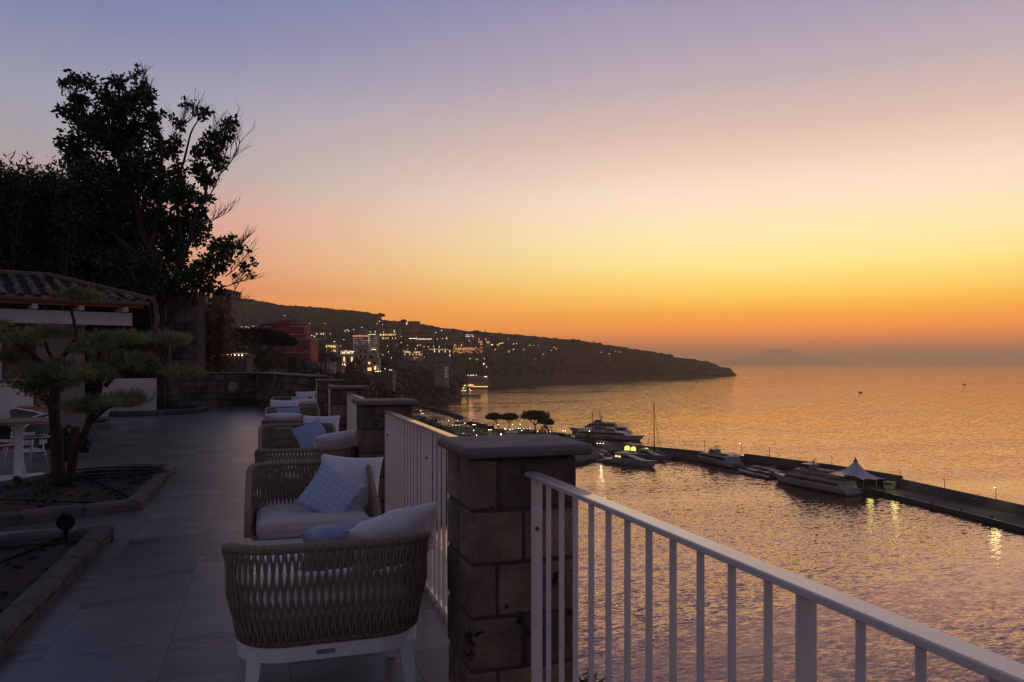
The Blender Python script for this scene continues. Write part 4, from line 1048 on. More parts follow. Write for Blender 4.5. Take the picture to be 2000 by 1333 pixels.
# ivory stepped villa
D_=560; V_ = D_/1500
vl, w_, h_ = building('ivory stepped villa with dark windows, on the cliff top in mid distance', 692, 720, 676, 728, D_, 11, 'villa', name='villa')
addbox(vl, (28*V_+8*V_, 5, (728-689-25)*V_), (17*V_, 8, 50*V_), 'villa', 'side_wing'); addbox(vl, (35*V_, 1.5, (728-700-20)*V_), (28*V_, 8, 40*V_), 'villa', 'lower_block')
for y, x0, x1, yy in ((675,690,721,-.2),(689,690,738,-.3),(701,713,743,-2.8)): addbox(vl, (((x0+x1)/2-692)*V_, yy, (728-y)*V_), ((x1-x0)*V_, .6, .4), 'cream', 'cornice')
for x in range(6): addbox(vl, ((693+x*5-692)*V_, 1, (728-673.4)*V_), (.5,.4,.9), 'cream', 'baluster')
def win(t, x, y, wd, ht, yy, m, U_, x0, yb):
    fr = addbox(t, ((x-x0)*U_, yy, (yb-y)*U_), (wd*U_+.3, .16, ht*U_+.3), 'cream', 'window'); b = MB(); b.box((0,0,0), (wd*U_, .2, ht*U_)); obj('pane', b, m, fr, loc=((x-x0)*U_, yy-.06, (yb-y)*U_))
for x, y, m, yy in ((704.6,685.5,'panedark',-.08),(713.3,685.5,'panedark',-.08),(696.5,697.5,'panedark',-.08),(704.8,697.5,'panedark',-.08),(713.3,697.5,'panedark',-.08),(714.5,709.8,'panedark',-.08)): win(vl, x, y, 3.2, 5.2, yy, m, V_, 692, 728)
for x, y, wd, ht, m in ((722.5,709.5,4,4.6,'paneglow'),(732.5,709.5,4.4,4.4,'panedark'),(723,721.5,7.5,6.5,'paneglow'),(733.8,719.5,4,7,'paneglow'),(740,722,2.5,6,'panedim')): win(vl, x, y, wd, ht, -2.6, m, V_, 692, 728)
win(vl, 724, 698, 8, 4, .9, 'panedark', V_, 692, 728); lamps_on(vl, [((735.5-692)*V_,-3.2,(728-716.5)*V_),((735-692)*V_,-3.4,(728-720)*V_),((696.5-692)*V_,-.6,(728-710)*V_)], D_, r=.3)
tr_, w_, h_ = building('retaining wall with a lit terrace below the ivory villa', 727, 767, 726.5, 752, 540, 14, 'brownwall', name='terrace_wall', cat='wall')
lamps_on(tr_, [((x-727)*.36,-.4,(752-y)*.36) for x, y in ((734,726),(737,725.8),(740,725.6),(743,725.5),(752,721),(761,723),(765,723))], 540, 'lwarm2', .3)
lt, w_, h_ = building('low cream restaurant building with bright yellow lamps, left of the ivory villa', 661, 691, 693, 713, 620, 9, 'cream', 1, 4, .3, name='building')
addbox(lt, (15*.413, 3, (713-689)*.413), (22*.413, 6, 3.6), 'panedim', 'upper_room'); addbox(lt, (15*.413, 3, (713-684)*.413), (28*.413, 8, 1.0), 'brownwall', 'roof_canopy')
lamps_on(lt, [((x-661)*.413,-.7,(713-y)*.413) for x, y in ((670,690),(673,689),(676,685.5),(680,689),(682,690),(685,687),(688,688),(691,687.5))], 620, 'lwarm2', .36)
sq, w_, h_ = building('small cream building with a row of lit windows, left of the restaurant', 636, 656, 673, 690, 680, 9, 'cream', 2, 6, .75, 'lwarm')
# left: lit arcade and hilltop house
la, w_, h_ = building('low lit arcade with a row of bright globe lamps, beyond the end wall', 425, 482, 699, 727, 120, 3, 'tuffdark', name='arcade')
for k in range(7): addbox(la, ((428+8*k-425)*.08, -.5, (727-699)*.08+.25), (.12,.12,1.2), 'cream', 'column')
addbox(la, (28*.08, 1.2, (727-692)*.08), (58*.08, 3, .1), 'brownwall', 'roof_canopy')
b = MB(); b.box((0,0,0), (.55,.1,.9)); me = b.mesh('lit_opening', 'panedim')
for x in (447,454,462,470,478): link('lit_opening', me, la, ((x-425)*.08, .3, (727-700)*.08+.35))
lamps_on(la, [((x-425)*.08,-.7,(727-y)*.08) for x, y in ((438,693.6),(454.3,694),(462,694),(469.3,694),(476,694.3),(447.5,693),(419,693.3))], 120, 'lwarm2', r=.13)
hh, w_, h_ = building('pale house with a rounded balcony on the hill, behind the big tree twigs', 414, 452, 570, 594, 260, 9, 'brownwall', 1, 3, 0, name='hillside_house')
addbox(hh, (19*.173, 3, (594-568)*.173), (26*.173, 7, .9), 'plaster', 'upper_storey'); lamps_on(hh, [((421-414)*.173,-.3,(594-577)*.173),((434-414)*.173,-.4,(594-578)*.173),((437-414)*.173,-.4,(594-578.5)*.173)], 260, 'lwarm2', .13)
b = MB(); b.box((0,0,0), (.8,.2,.6)); mm = b.mesh('window','boatblue')
for x in (439, 446): link('window', mm, hh, ((x-414)*.173, -.2, (594-589)*.173))
# low hill carrying that house
hb = MB(); rg = []
for k in range(9):
    f = k/8; d = 150+170*f; rg.append([P(px, d, HT(595+22*(1-f)**1.5*0+ (0 if f > .5 else (0.5-f)*140)+max(0,px-446)*2.2, d)-(1.5 if f > .6 else 0)) for px in range(60, 506, 8)])
hb.loft(rg, close=False); struct(obj('hill', hb, 'terrain', smooth=True))
# --- far town
TG = 'far town buildings'
def far(label, x0, x1, yt, yb, d, dep, wall, rows, cols_, lit, lm='lwarm', **k): return building(label, x0, x1, yt, yb, d, dep, wall, rows, cols_, lit, lm, group=TG, **k)
t, w_, h_ = far('tall slab hotel with a grid of windows and an orange-lit top floor', 689, 737, 655, 690, 1150, 18, 'greywall', 8, 17, .7, 'panedim', glow_rows=(), winh=.45, winw=.4)
lamps_on(t, [((690+k*2.1-689)*.767,-.8,(690-656.7)*.767) for k in range(14)], 1150, 'lorange', .8); lamps_on(t, [((720+k*1.9-689)*.767,-.8,(690-653.5)*.767) for k in range(8)], 1150, 'lwarm2', .4); lamps_on(t, [((721+k*1.8-689)*.767,-.8,(690-683)*.767) for k in range(8)], 1150, 'lwarm', .9)
lamps_on(t, [((720.5-689)*.767,-.8,(690-y)*.767) for y in (657,661,665,670)], 1150, 'lcool', .4)
t, w_, h_ = far('long low hotel with zigzag amber lights along its eaves', 742, 776, 652, 664, 1350, 14, 'brownwall', 2, 16, .3)
lamps_on(t, [((742+k*1.3-742)*.9,-.8,(664-(653.2+(k % 2)*1.6))*.9) for k in range(25)], 1350, 'lwarm', .75)
t, w_, h_ = far('villa with pink and grey walls beside the zigzag-lit hotel', 758, 782, 643, 652, 1600, 12, 'pinkwall', 1, 7, .2)
t, w_, h_ = far('very long flat building with a ragged string of white lights', 790, 846, 647, 666, 1500, 16, 'brownwall', 2, 20, .05)
lamps_on(t, [((x-790),-.8,(666-y)) for x, y in [(800+k*1.3,661.5+.4*math.sin(k*2)) for k in range(10)]+[(817+k*1.5,662.6+.7*math.sin(k*1.7)) for k in range(18)]], 1500, 'lwarm2', .55)
t, w_, h_ = far('stepped cliff-top hotel with three lit floors, left of the long dark hotel', 786, 824, 686, 695, 1060, 12, 'greywall', 2, 12, .45)
addbox(t, (24*.7, 6, -4), (20*.7, 10, 6), 'brownwall', 'lower_wing'); lamps_on(t, [((x-786)*.7,-.6,(695-y)*.7) for x, y in ((788,685),(791,686),(793,685.5),(796,687),(799,688),(803,690),(813,689),(818,692),(810,698.5),(813,699),(816,699),(807,699),(810,703),(796,683))], 1060, 'lwarm', .5)
t, w_, h_ = far('long cliff-top hotel with a lit roof terrace and a plain dark front', 838, 880, 683, 698, 1160, 12, 'brownwall', 2, 14, .12, 'lcool')
lamps_on(t, [((838+k*2.2-838)*.773,-.6,(698-683)*.773+.6*math.sin(k)) for k in range(18)], 1160, 'lwarm', .55)
t, w_, h_ = far('church-like grey building with one orange-lit arch', 856, 869, 665, 682, 1300, 12, 'brownwall', 2, 4, .0); lamps_on(t, [(1.5,-.8,4),(1.8,-.8,3)], 1300, 'lorange', 1.1)
t, w_, h_ = far('tall pink-grey building with two orange-lit arches', 884, 905, 663, 682, 1300, 12, 'pinkwall', 3, 5, .0)
lamps_on(t, [((888.5-884)*.867,-.8,(682-674)*.867),((888.5-884)*.867,-.8,(682-676)*.867),((901.5-884)*.867,-.8,(682-673)*.867),((901.5-884)*.867,-.8,(682-675)*.867)], 1300, 'lorange', 1.1)
t, w_, h_ = far('large hotel glittering with four rows of amber windows', 885, 943, 678, 691, 1250, 14, 'brownwall', 4, 26, .72, 'lorange', winw=.4)
lamps_on(t, [((887+k*2.6-885)*.833,-.8,(691-682)*.833) for k in range(16)], 1250, 'lwarm', .7)
t, w_, h_ = far('small building with one bright row of yellow windows, below the glittering hotel', 895, 917, 692, 698, 1350, 8, 'brownwall', 1, 10, 1, 'lwarm')
t, w_, h_ = far('narrow building with stacked orange lights at the top right of the town', 934, 943, 661, 675, 1500, 8, 'brownwall', 3, 3, .6, 'lorange')
t, w_, h_ = far('house with two short rows of white lights under the ridge', 909, 926, 653, 659, 1800, 8, 'greywall', 2, 7, .8, 'lcool')
t, w_, h_ = far('dark square house on the ridge with an umbrella pine beside it', 797, 819, 628, 641, 2000, 14, 'brownwall', 2, 5, 0)
t, w_, h_ = far('ruined dark building breaking the ridge line', 1017, 1045, 660, 669, 2000, 12, 'brownwall', 1, 7, 0)
addbox(t, (-5, 3, 9), (4, 5, 9), 'brownwall', 'tower'); addbox(t, (4, 3, 9), (8, 5, 8), 'brownwall', 'raised_block')
t, w_, h_ = far('small square tower house on the ridge above the town', 956, 966, 654, 662, 1980, 9, 'brownwall', 1, 3, 0)
t, w_, h_ = far('pale villa with a white arch on the wooded slope', 752, 762, 633, 640, 1900, 9, 'greywall', 1, 3, 0)
t, w_, h_ = far('long villa with a flat roof on the left ridge', 464, 494, 585, 591, 2300, 12, 'brownwall', 1, 8, 0)
t, w_, h_ = far('row of low houses with many small lights, left of the red hotel', 455, 497, 638, 648, 800, 10, 'greywall', 1, 9, .4, 'lwarm'); lamps_on(t, [((x-455)*.533,-.8,(648-y)*.533) for x, y in ((456,641.5),(461,642),(463,638.5),(472,639),(475,642),(478,642.5),(481,638.5),(484,642),(489,642),(495,637.5))], 800, 'lwarm2', .35)
t, w_, h_ = far('small lit house far up the slope left of the slab hotel', 617, 632, 630, 634, 1900, 8, 'greywall', 1, 5, .4, 'lcool')
t, w_, h_ = far('brown apartment block between the long buildings', 793, 812, 646, 652, 1650, 10, 'pinkwall', 1, 6, .1, 'lcool')
t, w_, h_ = far('small cream house above the arches, half hidden in trees', 868, 880, 657, 665, 1500, 9, 'brownwall', 1, 4, .2, 'lwarm')
for k, (x0, x1, yt, yb, d) in enumerate(((915,930,664,672,1500),(948,958,660,672,1600),(970,985,672,676,1700),(700,716,645,651,1500),(724,742,646,651,1450),(824,838,676,683,1250),(984,998,684,690,1650),(612,634,650,660,1300))):
    far(['small dark house above the glittering hotel','narrow house right of the town lights','long low house with bright lights on the right slope','small house behind the slab hotel roof','pale low house right of the slab hotel roof','small house on the coast road between the two hotels','small house with amber lights low on the right slope','faint grey block on the slope right of the red hotel'][k], x0, x1, yt, yb, d, 9, ['brownwall','greywall','brownwall','pinkwall','greywall','brownwall','brownwall','greywall'][k], 2 if yb-yt > 6 else 1, 5, .25)
# buildings on the cliff and at the water
t, w_, h_ = building('tall windowless grey tower block on the dark cliff edge', 849, 867, 711, 742, 930, 9, 'greywall', 0, 0, name='tower_block')
addbox(t, (w_+2.7, 5, (742-711)*.62/2-5), (5.6, 8, (742-711)*.62+9.6), 'pinkwall', 'side_wing'); b = MB(); b.box((0,0,0),(.9,.3,1.5)); mm = b.mesh('window','panedim')
for k in range(8): link('window', mm, t, (w_+1.6+2.2*(k % 2), .9, 3.5+3.6*(k//2)))
for k in range(6): addbox(t, (1.5+1.8*k, -.15, 14.5), (.9,.3,1.4), 'panedark', 'window')
bh, w_, h_ = building('grey beach hotel by the water with a glowing yellow ground floor', 913, 953, 736, 757, 1345, 14, 'cream', 1, 20, 0, 'lwarm', name='beach_hotel', winw=.25, winh=.75)
addbox(bh, (43*.897, 4, 6), (7, 10, 8), 'greywall', 'right_annexe'); addbox(bh, (7*.897,-1,3.6), (9*.897,2,3.4), 'paneglow', 'lit_lobby'); addbox(bh, (26*.897,-1.4,1.2), (28*.897,1.5,1.2), 'winwarm', 'lit_promenade')
addbox(bh, (20*.897,-3,-1.4), (40*.897,5,2.6), 'brownwall', 'quay_base')
lamps_on(bh, [((x-913)*.897,-1,(755-y)*.897) for x, y in ((914,731.3),(919,731.5),(922,731.3),(925,731.2),(930,731),(947,733.8),(949,733.4),(950,733.8))], 1420, 'lcool', .7)
lc, w_, h_ = building('brightly lit yellow-green seaside bar at the foot of the cliff', 897, 912, 761, 769, 1180, 8, 'cream', 0, 0, name='seaside_bar')
for y, a, b_ in ((752.5,896,914),(756.5,898,912),(763.5,900,911)): addbox(lc, (((a+b_)/2-897)*.787, -1, (769-y)*.787), ((b_-a)*.787, 1.2, .4 if y != 763.5 else .8), 'lyellow', 'light_strip')
for x in (898,904,910): addbox(lc, ((x-897)*.787, -.6, 7), (.4,.4,14), 'boatdark', 'scaffold_post')
lamps_on(lc, [((x-896)*.787,-1.4,(767-y)*.787) for x, y in ((894,747.8),(907,751),(916,758),(918,761),(916,765.5),(905,757))], 1180, 'lcool', .6)
jt = MB(); a_, b_ = G(900,771.6,-42.5), G(939,771.6,-42.5); jt.prism([a_, b_, b_+Vector((2,14,0)), a_+Vector((2,14,0))], -44, -42.4); tag(obj('jetty', jt, 'boatdark'), 'thin dark jetty in front of the seaside bar', 'jetty')

# --- street lamps over the hillside
LP = [(741,628),(737,633),(747,635),(707,640),(674,647),(678,645),(681,647),(691,644),(794,633),(812,646),(811,654),(851,650),(862,646),(854,663),(872,667),(757,677),(775,676),(796,675),(816,675),(738,678),(847,677),(879,673),
 (658,680),(664,684),(828,652),(784,658),(793,658),(769,648),(763,648),(723,649),(749,649),(808,668),(811,668),(921,672),(928,673),(935,672),(941,670),(951,671),(955,672),(961,674),(976,671),(979,671),(982,670.5),(993,663),
 (1003,672),(1009,672),(1035,675),(1042,675),(1052,675),(975,680),(981,680),(967,683),(997,687),(992,685),(985,689),(1003,683),(1023,683),(1077,685),(1087,682),(1082,679),(1061,692),(1044,701),(922,698),(924,692),(928,693),(931,699),
 (934,699),(940,699),(932,702),(946,701),(918,701),(945,711),(950,717),(909,689),(900,688),(918,686),(1174,689),(1190,692),(1210,688),(1202,687),(556,617),(605,632),(598,636),(609,656),(618,653),(635,633),(615,674),(432,641),(438,642),(446,642),(440,647),(422,665)]
XR = random.Random(9)
for _ in range(48):
    px = XR.uniform(640, 950); LP.append((round(px,1), round(XR.uniform(648+(px-640)*.03, 700), 1)))
lampm = {}
for i, (px, py) in enumerate(LP):
    d = on_land(px, py+3) if px > 500 else 700; big = (px, py) in ((961,674),(922,698),(945,711),(796,675)); road = 735 < px < 820 and 674 < py < 679
    H_ = HT(py, d); r = d/1500*(.8 if big else .6 if road else .44); key = (round(d/150), big, road)
    if key not in lampm:
        q = MB(); q.ico((0,0,0), r); p_ = MB(); p_.tube([(0,0,-8),(0,0,-r)], .12, 4); lampm[key] = (q.mesh('lamp_head', 'lorange' if road and i % 2 else 'lcool' if i % 3 else 'lwarm2'), p_.mesh('pole', 'black'))
    t = thing('street_lamp', 'distant street lamp glowing as a dot on the wooded hillside', 'street lamp', P(px, d-6, H_), group='distant street lamps over the hillside')
    link('lamp_head', lampm[key][0], t); link('pole', lampm[key][1], t)
    FOOT.append((px-1.6, px+1.6, py-1.6, py+1.6, d-6))
# --- tree crowns covering the hill: a wood nobody could count
ph = (1+5**.5)/2; IV = np.array([(-1,ph,0),(1,ph,0),(-1,-ph,0),(1,-ph,0),(0,-1,ph),(0,1,ph),(0,-1,-ph),(0,1,-ph),(ph,0,-1),(ph,0,1),(-ph,0,-1),(-ph,0,1)])/1.9
IF = np.array([(0,11,5),(0,5,1),(0,1,7),(0,7,10),(0,10,11),(1,5,9),(5,11,4),(11,10,2),(10,7,6),(7,1,8),(3,9,4),(3,4,2),(3,2,6),(3,6,8),(3,8,9),(4,9,5),(2,4,11),(6,2,10),(8,6,7),(9,8,1)])
FT = np.array(FOOT)
def wood(name, n, x0, x1, seg0, seg1, rmin, rmax, seed, m='crown', ridge=False):
    r = random.Random(seed); Cs = []; Rs = []
    for _ in range(n):
        px = r.uniform(x0, x1); a, h = prof(px)
        if ridge: d = a[5]+r.uniform(-20, 10)
        else: d = a[seg0]+(a[seg1]-a[seg0])*r.random()**.8
        z = float(np.interp(d, a, h)); R = r.uniform(rmin, rmax)*(.6+.4*min(1, d/1500)); H_ = z+R*.45
        if z < -42: continue
        if px > 1425: R *= .4
        py = 710-(H_-EYE)/d*1500; pr = R/d*1500*.8
        hit = (px+pr > FT[:,0]) & (px-pr < FT[:,1]) & (py-pr < FT[:,3]) & (py+pr > FT[:,2]) & (d < FT[:,4]+12)
        if hit.any(): continue
        Cs.append(P(px, d, H_)); Rs.append(R)
    C_ = np.array(Cs); n = len(C_); R = np.array(Rs)[:,None,None]
    V = C_[:,None,:]+IV[None]*R*(1+.5*(rng.random((n,12,1))-.5))*np.array([1,1,.8]); Fc = (IF[None]+np.arange(n)[:,None,None]*12).reshape(-1,3)
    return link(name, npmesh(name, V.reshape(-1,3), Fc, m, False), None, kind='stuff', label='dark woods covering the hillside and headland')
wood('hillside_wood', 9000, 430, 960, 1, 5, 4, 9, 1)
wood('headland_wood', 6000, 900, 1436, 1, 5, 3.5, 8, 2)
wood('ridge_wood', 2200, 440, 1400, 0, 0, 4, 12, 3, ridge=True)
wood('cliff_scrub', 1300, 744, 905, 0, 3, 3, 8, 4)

# --- single trees in the middle distance
def umbrella_pine(label, px, ybase, d, ytop, rx, ry, tilt=0, lobes=6, seed=0, name='umbrella_pine', dx=0):
    r = random.Random(seed); t = thing(name, label, 'tree', P(px, d, HT(ybase, d))); l0 = t.location.copy(); U_ = d/1500
    cx, cy = px+dx, ytop+ry; tb = MB(); b0 = P(px, d, HT(ybase, d)); fork = P(px+dx*.5, d, HT(ybase-(ybase-cy)*.5, d)); full = branch(tb, [b0, fork], .034*(ybase-ytop)*U_+.1, .022*(ybase-ytop)*U_+.08, 3, .06, 6)
    cs = []
    for k in range(lobes*3):
        a = r.uniform(-1, 1); e = P(cx+a*rx*.82, d+r.uniform(-1,1)*rx*U_*.7, HT(cy+ry*.1-tilt*a*rx, d)); 
        if k % 3 == 0: branch(tb, [fork, e], .018*(ybase-ytop)*U_+.06, .008*(ybase-ytop)*U_+.03, 3, .05, 5)
    o = obj('trunk', tb, 'bark', t, smooth=True); o.location = -l0
    n = int(rx*ry*16)+300; q = rng.normal(size=(n,3)); q /= np.linalg.norm(q, axis=1)[:,None]; q *= (rng.random(n)**.3)[:,None]; q[:,2] = np.where(q[:,2] < 0, q[:,2]*.45, q[:,2])
    lump = 1+.18*np.sin(q[:,0]*9+seed)*np.cos(q[:,1]*8+seed*2)
    Rv = np.array(RV); Fw = np.array([ST,CT,0]); c0 = np.array(P(cx, d, HT(cy, d)))
    A = c0+(q[:,0]*lump*rx*U_)[:,None]*Rv+(q[:,1]*rx*U_*.8)[:,None]*Fw; A[:,2] += q[:,2]*lump*ry*U_-tilt*q[:,0]*rx*U_*-1*-1
    V, Fc = leaves(A, max(.35, 2.2*U_), .4, fold=.5); o = link('crown', npmesh('crown', V, Fc, 'crown'), t); o.location = -l0; FOOT.append((0,0,0,0,0)); return t
umbrella_pine('broad umbrella pine in front of the red hotel', 520, 724, 190, 643, 60, 20, .14, 8, 1, dx=-4)
umbrella_pine('left of the three umbrella pines at the harbour', 975, 836, 520, 807, 16, 8.5, 0, 5, 2, dx=-11)
umbrella_pine('middle of the three umbrella pines at the harbour', 994, 836, 515, 807, 18, 9, 0, 5, 3, dx=1)
umbrella_pine('largest, rightmost umbrella pine at the harbour', 1045, 848, 470, 802, 29, 12, 0, 7, 4, dx=0)
umbrella_pine('lower umbrella pine leaning out beside the largest one', 1050, 848, 474, 817, 17, 8, .1, 5, 5, dx=16)
umbrella_pine('umbrella pine standing alone on the main ridge', 743, 626, 2200, 613.5, 9, 3.2, 0, 4, 6)
umbrella_pine('umbrella pine beside the square ridge house', 787, 634, 2000, 625.5, 5.5, 2.2, 0, 4, 7, dx=1)
umbrella_pine('tiny umbrella pine on the ridge above the long building', 854, 647, 2080, 640.5, 3.2, 1.8, 0, 3, 8)
umbrella_pine('wide umbrella pine rising from the ridge near the town', 930, 656, 2000, 646.5, 9, 3.4, 0, 4, 9)
umbrella_pine('umbrella pine on the ridge right of the town', 998, 664, 2020, 655.5, 9, 3.4, 0, 4, 10)
umbrella_pine('umbrella pine pair on the middle of the headland ridge', 1118, 671, 2120, 663.5, 5.5, 2.4, 0, 4, 11)
for k, (px, yt, w) in enumerate(((1151,668,3.4),(1161,667.5,4.2),(1171,668.5,4.2),(1201,677,2.6),(1220,682.5,3.5),(1236,684.5,4),(1055,661,1.2),(1065,660.5,1.4),(948,647,2.0))):
    d = 2150 if px > 1100 else 2030; R = w*d/1500; q = MB(); rr = random.Random(k)
    t = thing('ridge_tree', ['left of the three round trees on the headland ridge','middle of the three round trees on the headland ridge','right of the three round trees on the headland ridge','small tree on the headland ridge right of the three round ones','low bushy tree where the headland ridge starts to drop','low bushy tree farthest right on the headland ridge','thin cypress on the ridge left of the crane','second thin cypress on the ridge by the crane','pointed tree on the ridge right of the wide umbrella pine'][k], 'tree', P(px, d, gh(px, d)))
    l0 = t.location.copy(); tall = 3.2 if w < 2.2 else 1.15
    for _ in range(26): c = P(px+rr.gauss(0,w*.36), d+rr.gauss(0,R*.3), HT(yt+w*tall*.8+rr.gauss(0,w*.42*tall), d)); q.ico(c, R*rr.uniform(.28,.5), 1, .4, rr)
    o = obj('crown', q, 'crown', t, fix=False); o.location = -l0; q = MB(); q.tube([P(px, d, gh(px,d)-2), P(px, d, HT(yt+w, d))], R*.12, 5); o = obj('trunk', q, 'bark', t); o.location = -l0
def broad_tree(label, px, yb, d, blobs, m, name='tree', dens=1.3, sz=None):
    t = thing(name, label, 'tree', P(px, d, HT(yb, d))); l0 = t.location.copy(); tb = MB()
    for bx, by, br in blobs[:6]: branch(tb, [P(px, d, HT(yb, d)), P((px+bx)/2, d, HT((yb+by)/2, d)), P(bx, d, HT(by, d))], .02*(yb-by)*d/1500+.05, .03, 3, .06, 5)
    o = obj('trunk', tb, 'bark', t); o.location = -l0
    o = clumps(blobs, d, blobs[0][2]/1500*d*.6, dens, sz or max(.22, 2.6*d/1500), m, t, .42); o.location = -l0
broad_tree('rust-orange tree in front of the ivory villa', 690, 760, 230, [(690,725,20),(672,738,16),(705,742,16),(690,706,12),(660,748,12),(715,752,12),(682,752,18),(700,712,8),(722,745,8)], 'autumn')
broad_tree('dark bushy tree under the right of the broad umbrella pine', 575, 728, 150, [(575,706,18),(558,712,14),(592,712,14),(565,722,14),(588,722,14),(545,718,10),(602,722,8)], 'leaf')
broad_tree('dark rounded trees at the trunk of the broad umbrella pine', 515, 730, 155, [(515,700,18),(500,712,16),(530,712,16),(505,690,10),(538,690,12),(490,720,14),(520,722,14),(545,705,8)], 'leaf')
broad_tree('dark tree left of the broad umbrella pine, over the lit arcade', 470, 716, 135, [(470,668,22),(448,662,18),(490,672,16),(430,668,16),(455,680,16),(475,682,14),(440,682,12),(498,684,12),(412,662,14),(505,672,10)], 'leaf')
broad_tree('dense dark tree between the red hotel and the small lit building', 636, 716, 420, [(636,692,18),(622,694,12),(650,692,12),(628,704,14),(648,704,12),(616,704,8),(658,700,6)], 'leaf')
broad_tree('reddish shrub against the front of the ivory villa', 705, 726, 480, [(705,708,7),(710,702,5),(714,712,5),(700,716,5),(712,718,5)], 'autumn', 'shrub_tree')
broad_tree('dark tree right of the ivory villa on the cliff edge', 750, 716, 600, [(748,704,8),(754,697,5),(744,708,6),(756,708,7)], 'leaf')
broad_tree('dark slope of shrubs right of the orange tree', 742, 775, 300, [(740,762,16),(755,768,14),(770,775,12),(728,772,14),(748,778,12),(765,788,14)], 'crown', 'shrub_bank')
broad_tree('shrubby trees on the slope beyond the third pillar', 640, 740, 180, [(622,724,10),(636,728,10),(650,732,12),(608,728,8),(665,738,10)], 'leaf')
# crane and leafless tree
cr = MB(); d = 2050
cr.tube([P(1081,d,gh(1081,d)), P(1081,d,HT(660.5,d))], .9, 4); cr.tube([P(1073,d,HT(662.3,d)), P(1084.5,d,HT(662,d))], .7, 4); tag(obj('tower_crane', cr, 'brownwall'), 'tiny tower crane standing on the ridge', 'crane')
lt_ = thing('leafless_tree', 'pale leafless tree above the slab hotel, lit by three lamps', 'tree', P(686, 1150, HT(650,1150))); l0 = lt_.location.copy(); tw = MB(); twig(P(686,1150,HT(648,1150)), (0,0,1), 9, .8, 2); o = obj('branches', tw, 'deadwood', lt_, fix=False); o.location = -l0
# distant island and ship
isl = [(x,710-(710-y)*.86) for x, y in [(1395,709.5),(1430,701),(1450,696),(1475,691),(1490,685),(1500,681),(1512,680),(1522,679.5),(1532,677),(1540,679),(1550,685),(1562,690),(1580,695),(1610,699),(1640,704),(1680,709.3)]]
D_ = 27000; b = MB(); b.loft([[P(x,D_-1200,SEA-20) for x, y in isl],[P(x,D_-600,(HT(y,D_)+SEA)*.5) for x, y in isl],[P(x,D_,HT(y,D_)) for x, y in isl],[P(x,D_+1600,SEA-20) for x, y in isl]], close=False)
struct(obj('distant_island', b, 'terrain', smooth=True))
hz = MB(); R0 = 44500
hz.box((0,0,(620+SEA-3)/2), (2*R0,2*R0,620-SEA+3))
m = bpy.data.materials.new('haze'); m.use_nodes = True; t_ = m.node_tree; t_.nodes.clear(); o_ = t_.nodes.new('ShaderNodeOutputMaterial'); pv = t_.nodes.new('ShaderNodeVolumePrincipled')
pv.inputs['Color'].default_value = (1,.82,.58,1); pv.inputs['Density'].default_value = 9e-5; pv.inputs['Anisotropy'].default_value = .65
t_.links.new(pv.outputs[0], o_.inputs['Volume']); M['haze'] = m
obj('haze', hz, 'haze', kind='stuff')
# ================================================================== HARBOUR
H_ = random.Random(21)
QZ = -42.2
def PX(px, d, z): return P(px, d, z)
# land
lp = [G(640,812,-42.0),(G(822,812,-42)),G(845,821,-42),G(872,834,-42),G(905,833,-42),G(960,838,-42),G(1010,838,-42),G(1092,845,-42),G(1140,860,-42),G(1195,879,-42),G(1172,893,-42),G(1120,905,-42),G(1000,960,-42),G(640,1100,-42)]
b = MB(); b.prism([(p.x,p.y) for p in lp][::-1], -47, -42.0); struct(obj('harbour_ground', b, 'asphalt'))
# breakwater of rocks
rk = MB(); line = [(812,792),(848,800),(901,816.5),(898,823),(930,829.5),(962,836.5)]
for (a, b_) in ((line[0],line[1]),(line[1],line[2]),(line[3],line[4]),(line[4],line[5])):
    p, q = G(*a, -42.8), G(*b_, -42.8); n = int((q-p).length/1.5)
    for k in range(n):
        for _ in range(3):
            c = p.lerp(q, k/n)+Vector((H_.gauss(0,1.8), H_.gauss(0,2.4), 0)); rk.ico((c.x,c.y,-43.2+H_.uniform(0,.8)), H_.uniform(.8,1.7), .8, .3, H_)
obj('breakwater_rocks', rk, 'rocks', fix=False, kind='stuff', label='dark boulders of the bathing breakwater')
q = MB(); q.lathe([(.16,1.1),(.24,1.6),(.06,2.7),(0,2.8)], n=6); pc = q.mesh('canopy', 'boatgrey'); q = MB(); q.tube([(0,0,0),(0,0,1.4)], .04, 4); pp = q.mesh('pole', 'black')
for k in range(78):
    f = H_.random(); sx = H_.choice((0,0,1,1)); a, b_ = ((838,798),(903,815)) if sx == 0 else ((905,820),(968,836)); x, y = a[0]+(b_[0]-a[0])*f, a[1]+(b_[1]-a[1])*f+H_.uniform(-1.5,1.5)
    if k > 58: x, y = H_.uniform(868,905), H_.uniform(822,830)
    t = thing('closed_parasol', 'closed beach parasol standing on the bathing breakwater', 'parasol', G(x, y, -42.4), group='closed parasols along the breakwater'); link('canopy', pc, t); link('pole', pp, t)
for k, (x0, x1, y) in enumerate(((829,848,806.5),(836,862,813),(852,868,815.5),(873,905,829),(884,912,834))):
    p, q_ = G(x0,y,-42.5), G(x1,y+1,-42.5); b = MB(); b.prism([p,q_,q_+Vector((1,5,0)),p+Vector((1,5,0))], -42.7, -42.4)
    t = obj('bathing_platform', b, 'boatgrey'); tag(t, ['farthest bathing platform, a pale strip on the water','second bathing platform from the far end','short bathing platform beside the dark hut','long bathing platform in front of the parasols','nearest bathing platform, by the parking lamps'][k], 'platform', 'bathing platforms on piles')
    for s_ in (.1,.5,.9):
        c = p.lerp(q_, s_); b = MB(); b.tube([(c.x,c.y+2,-45),(c.x,c.y+2,-42.6)], .15, 5); obj('pile', b, 'boatdark', t)
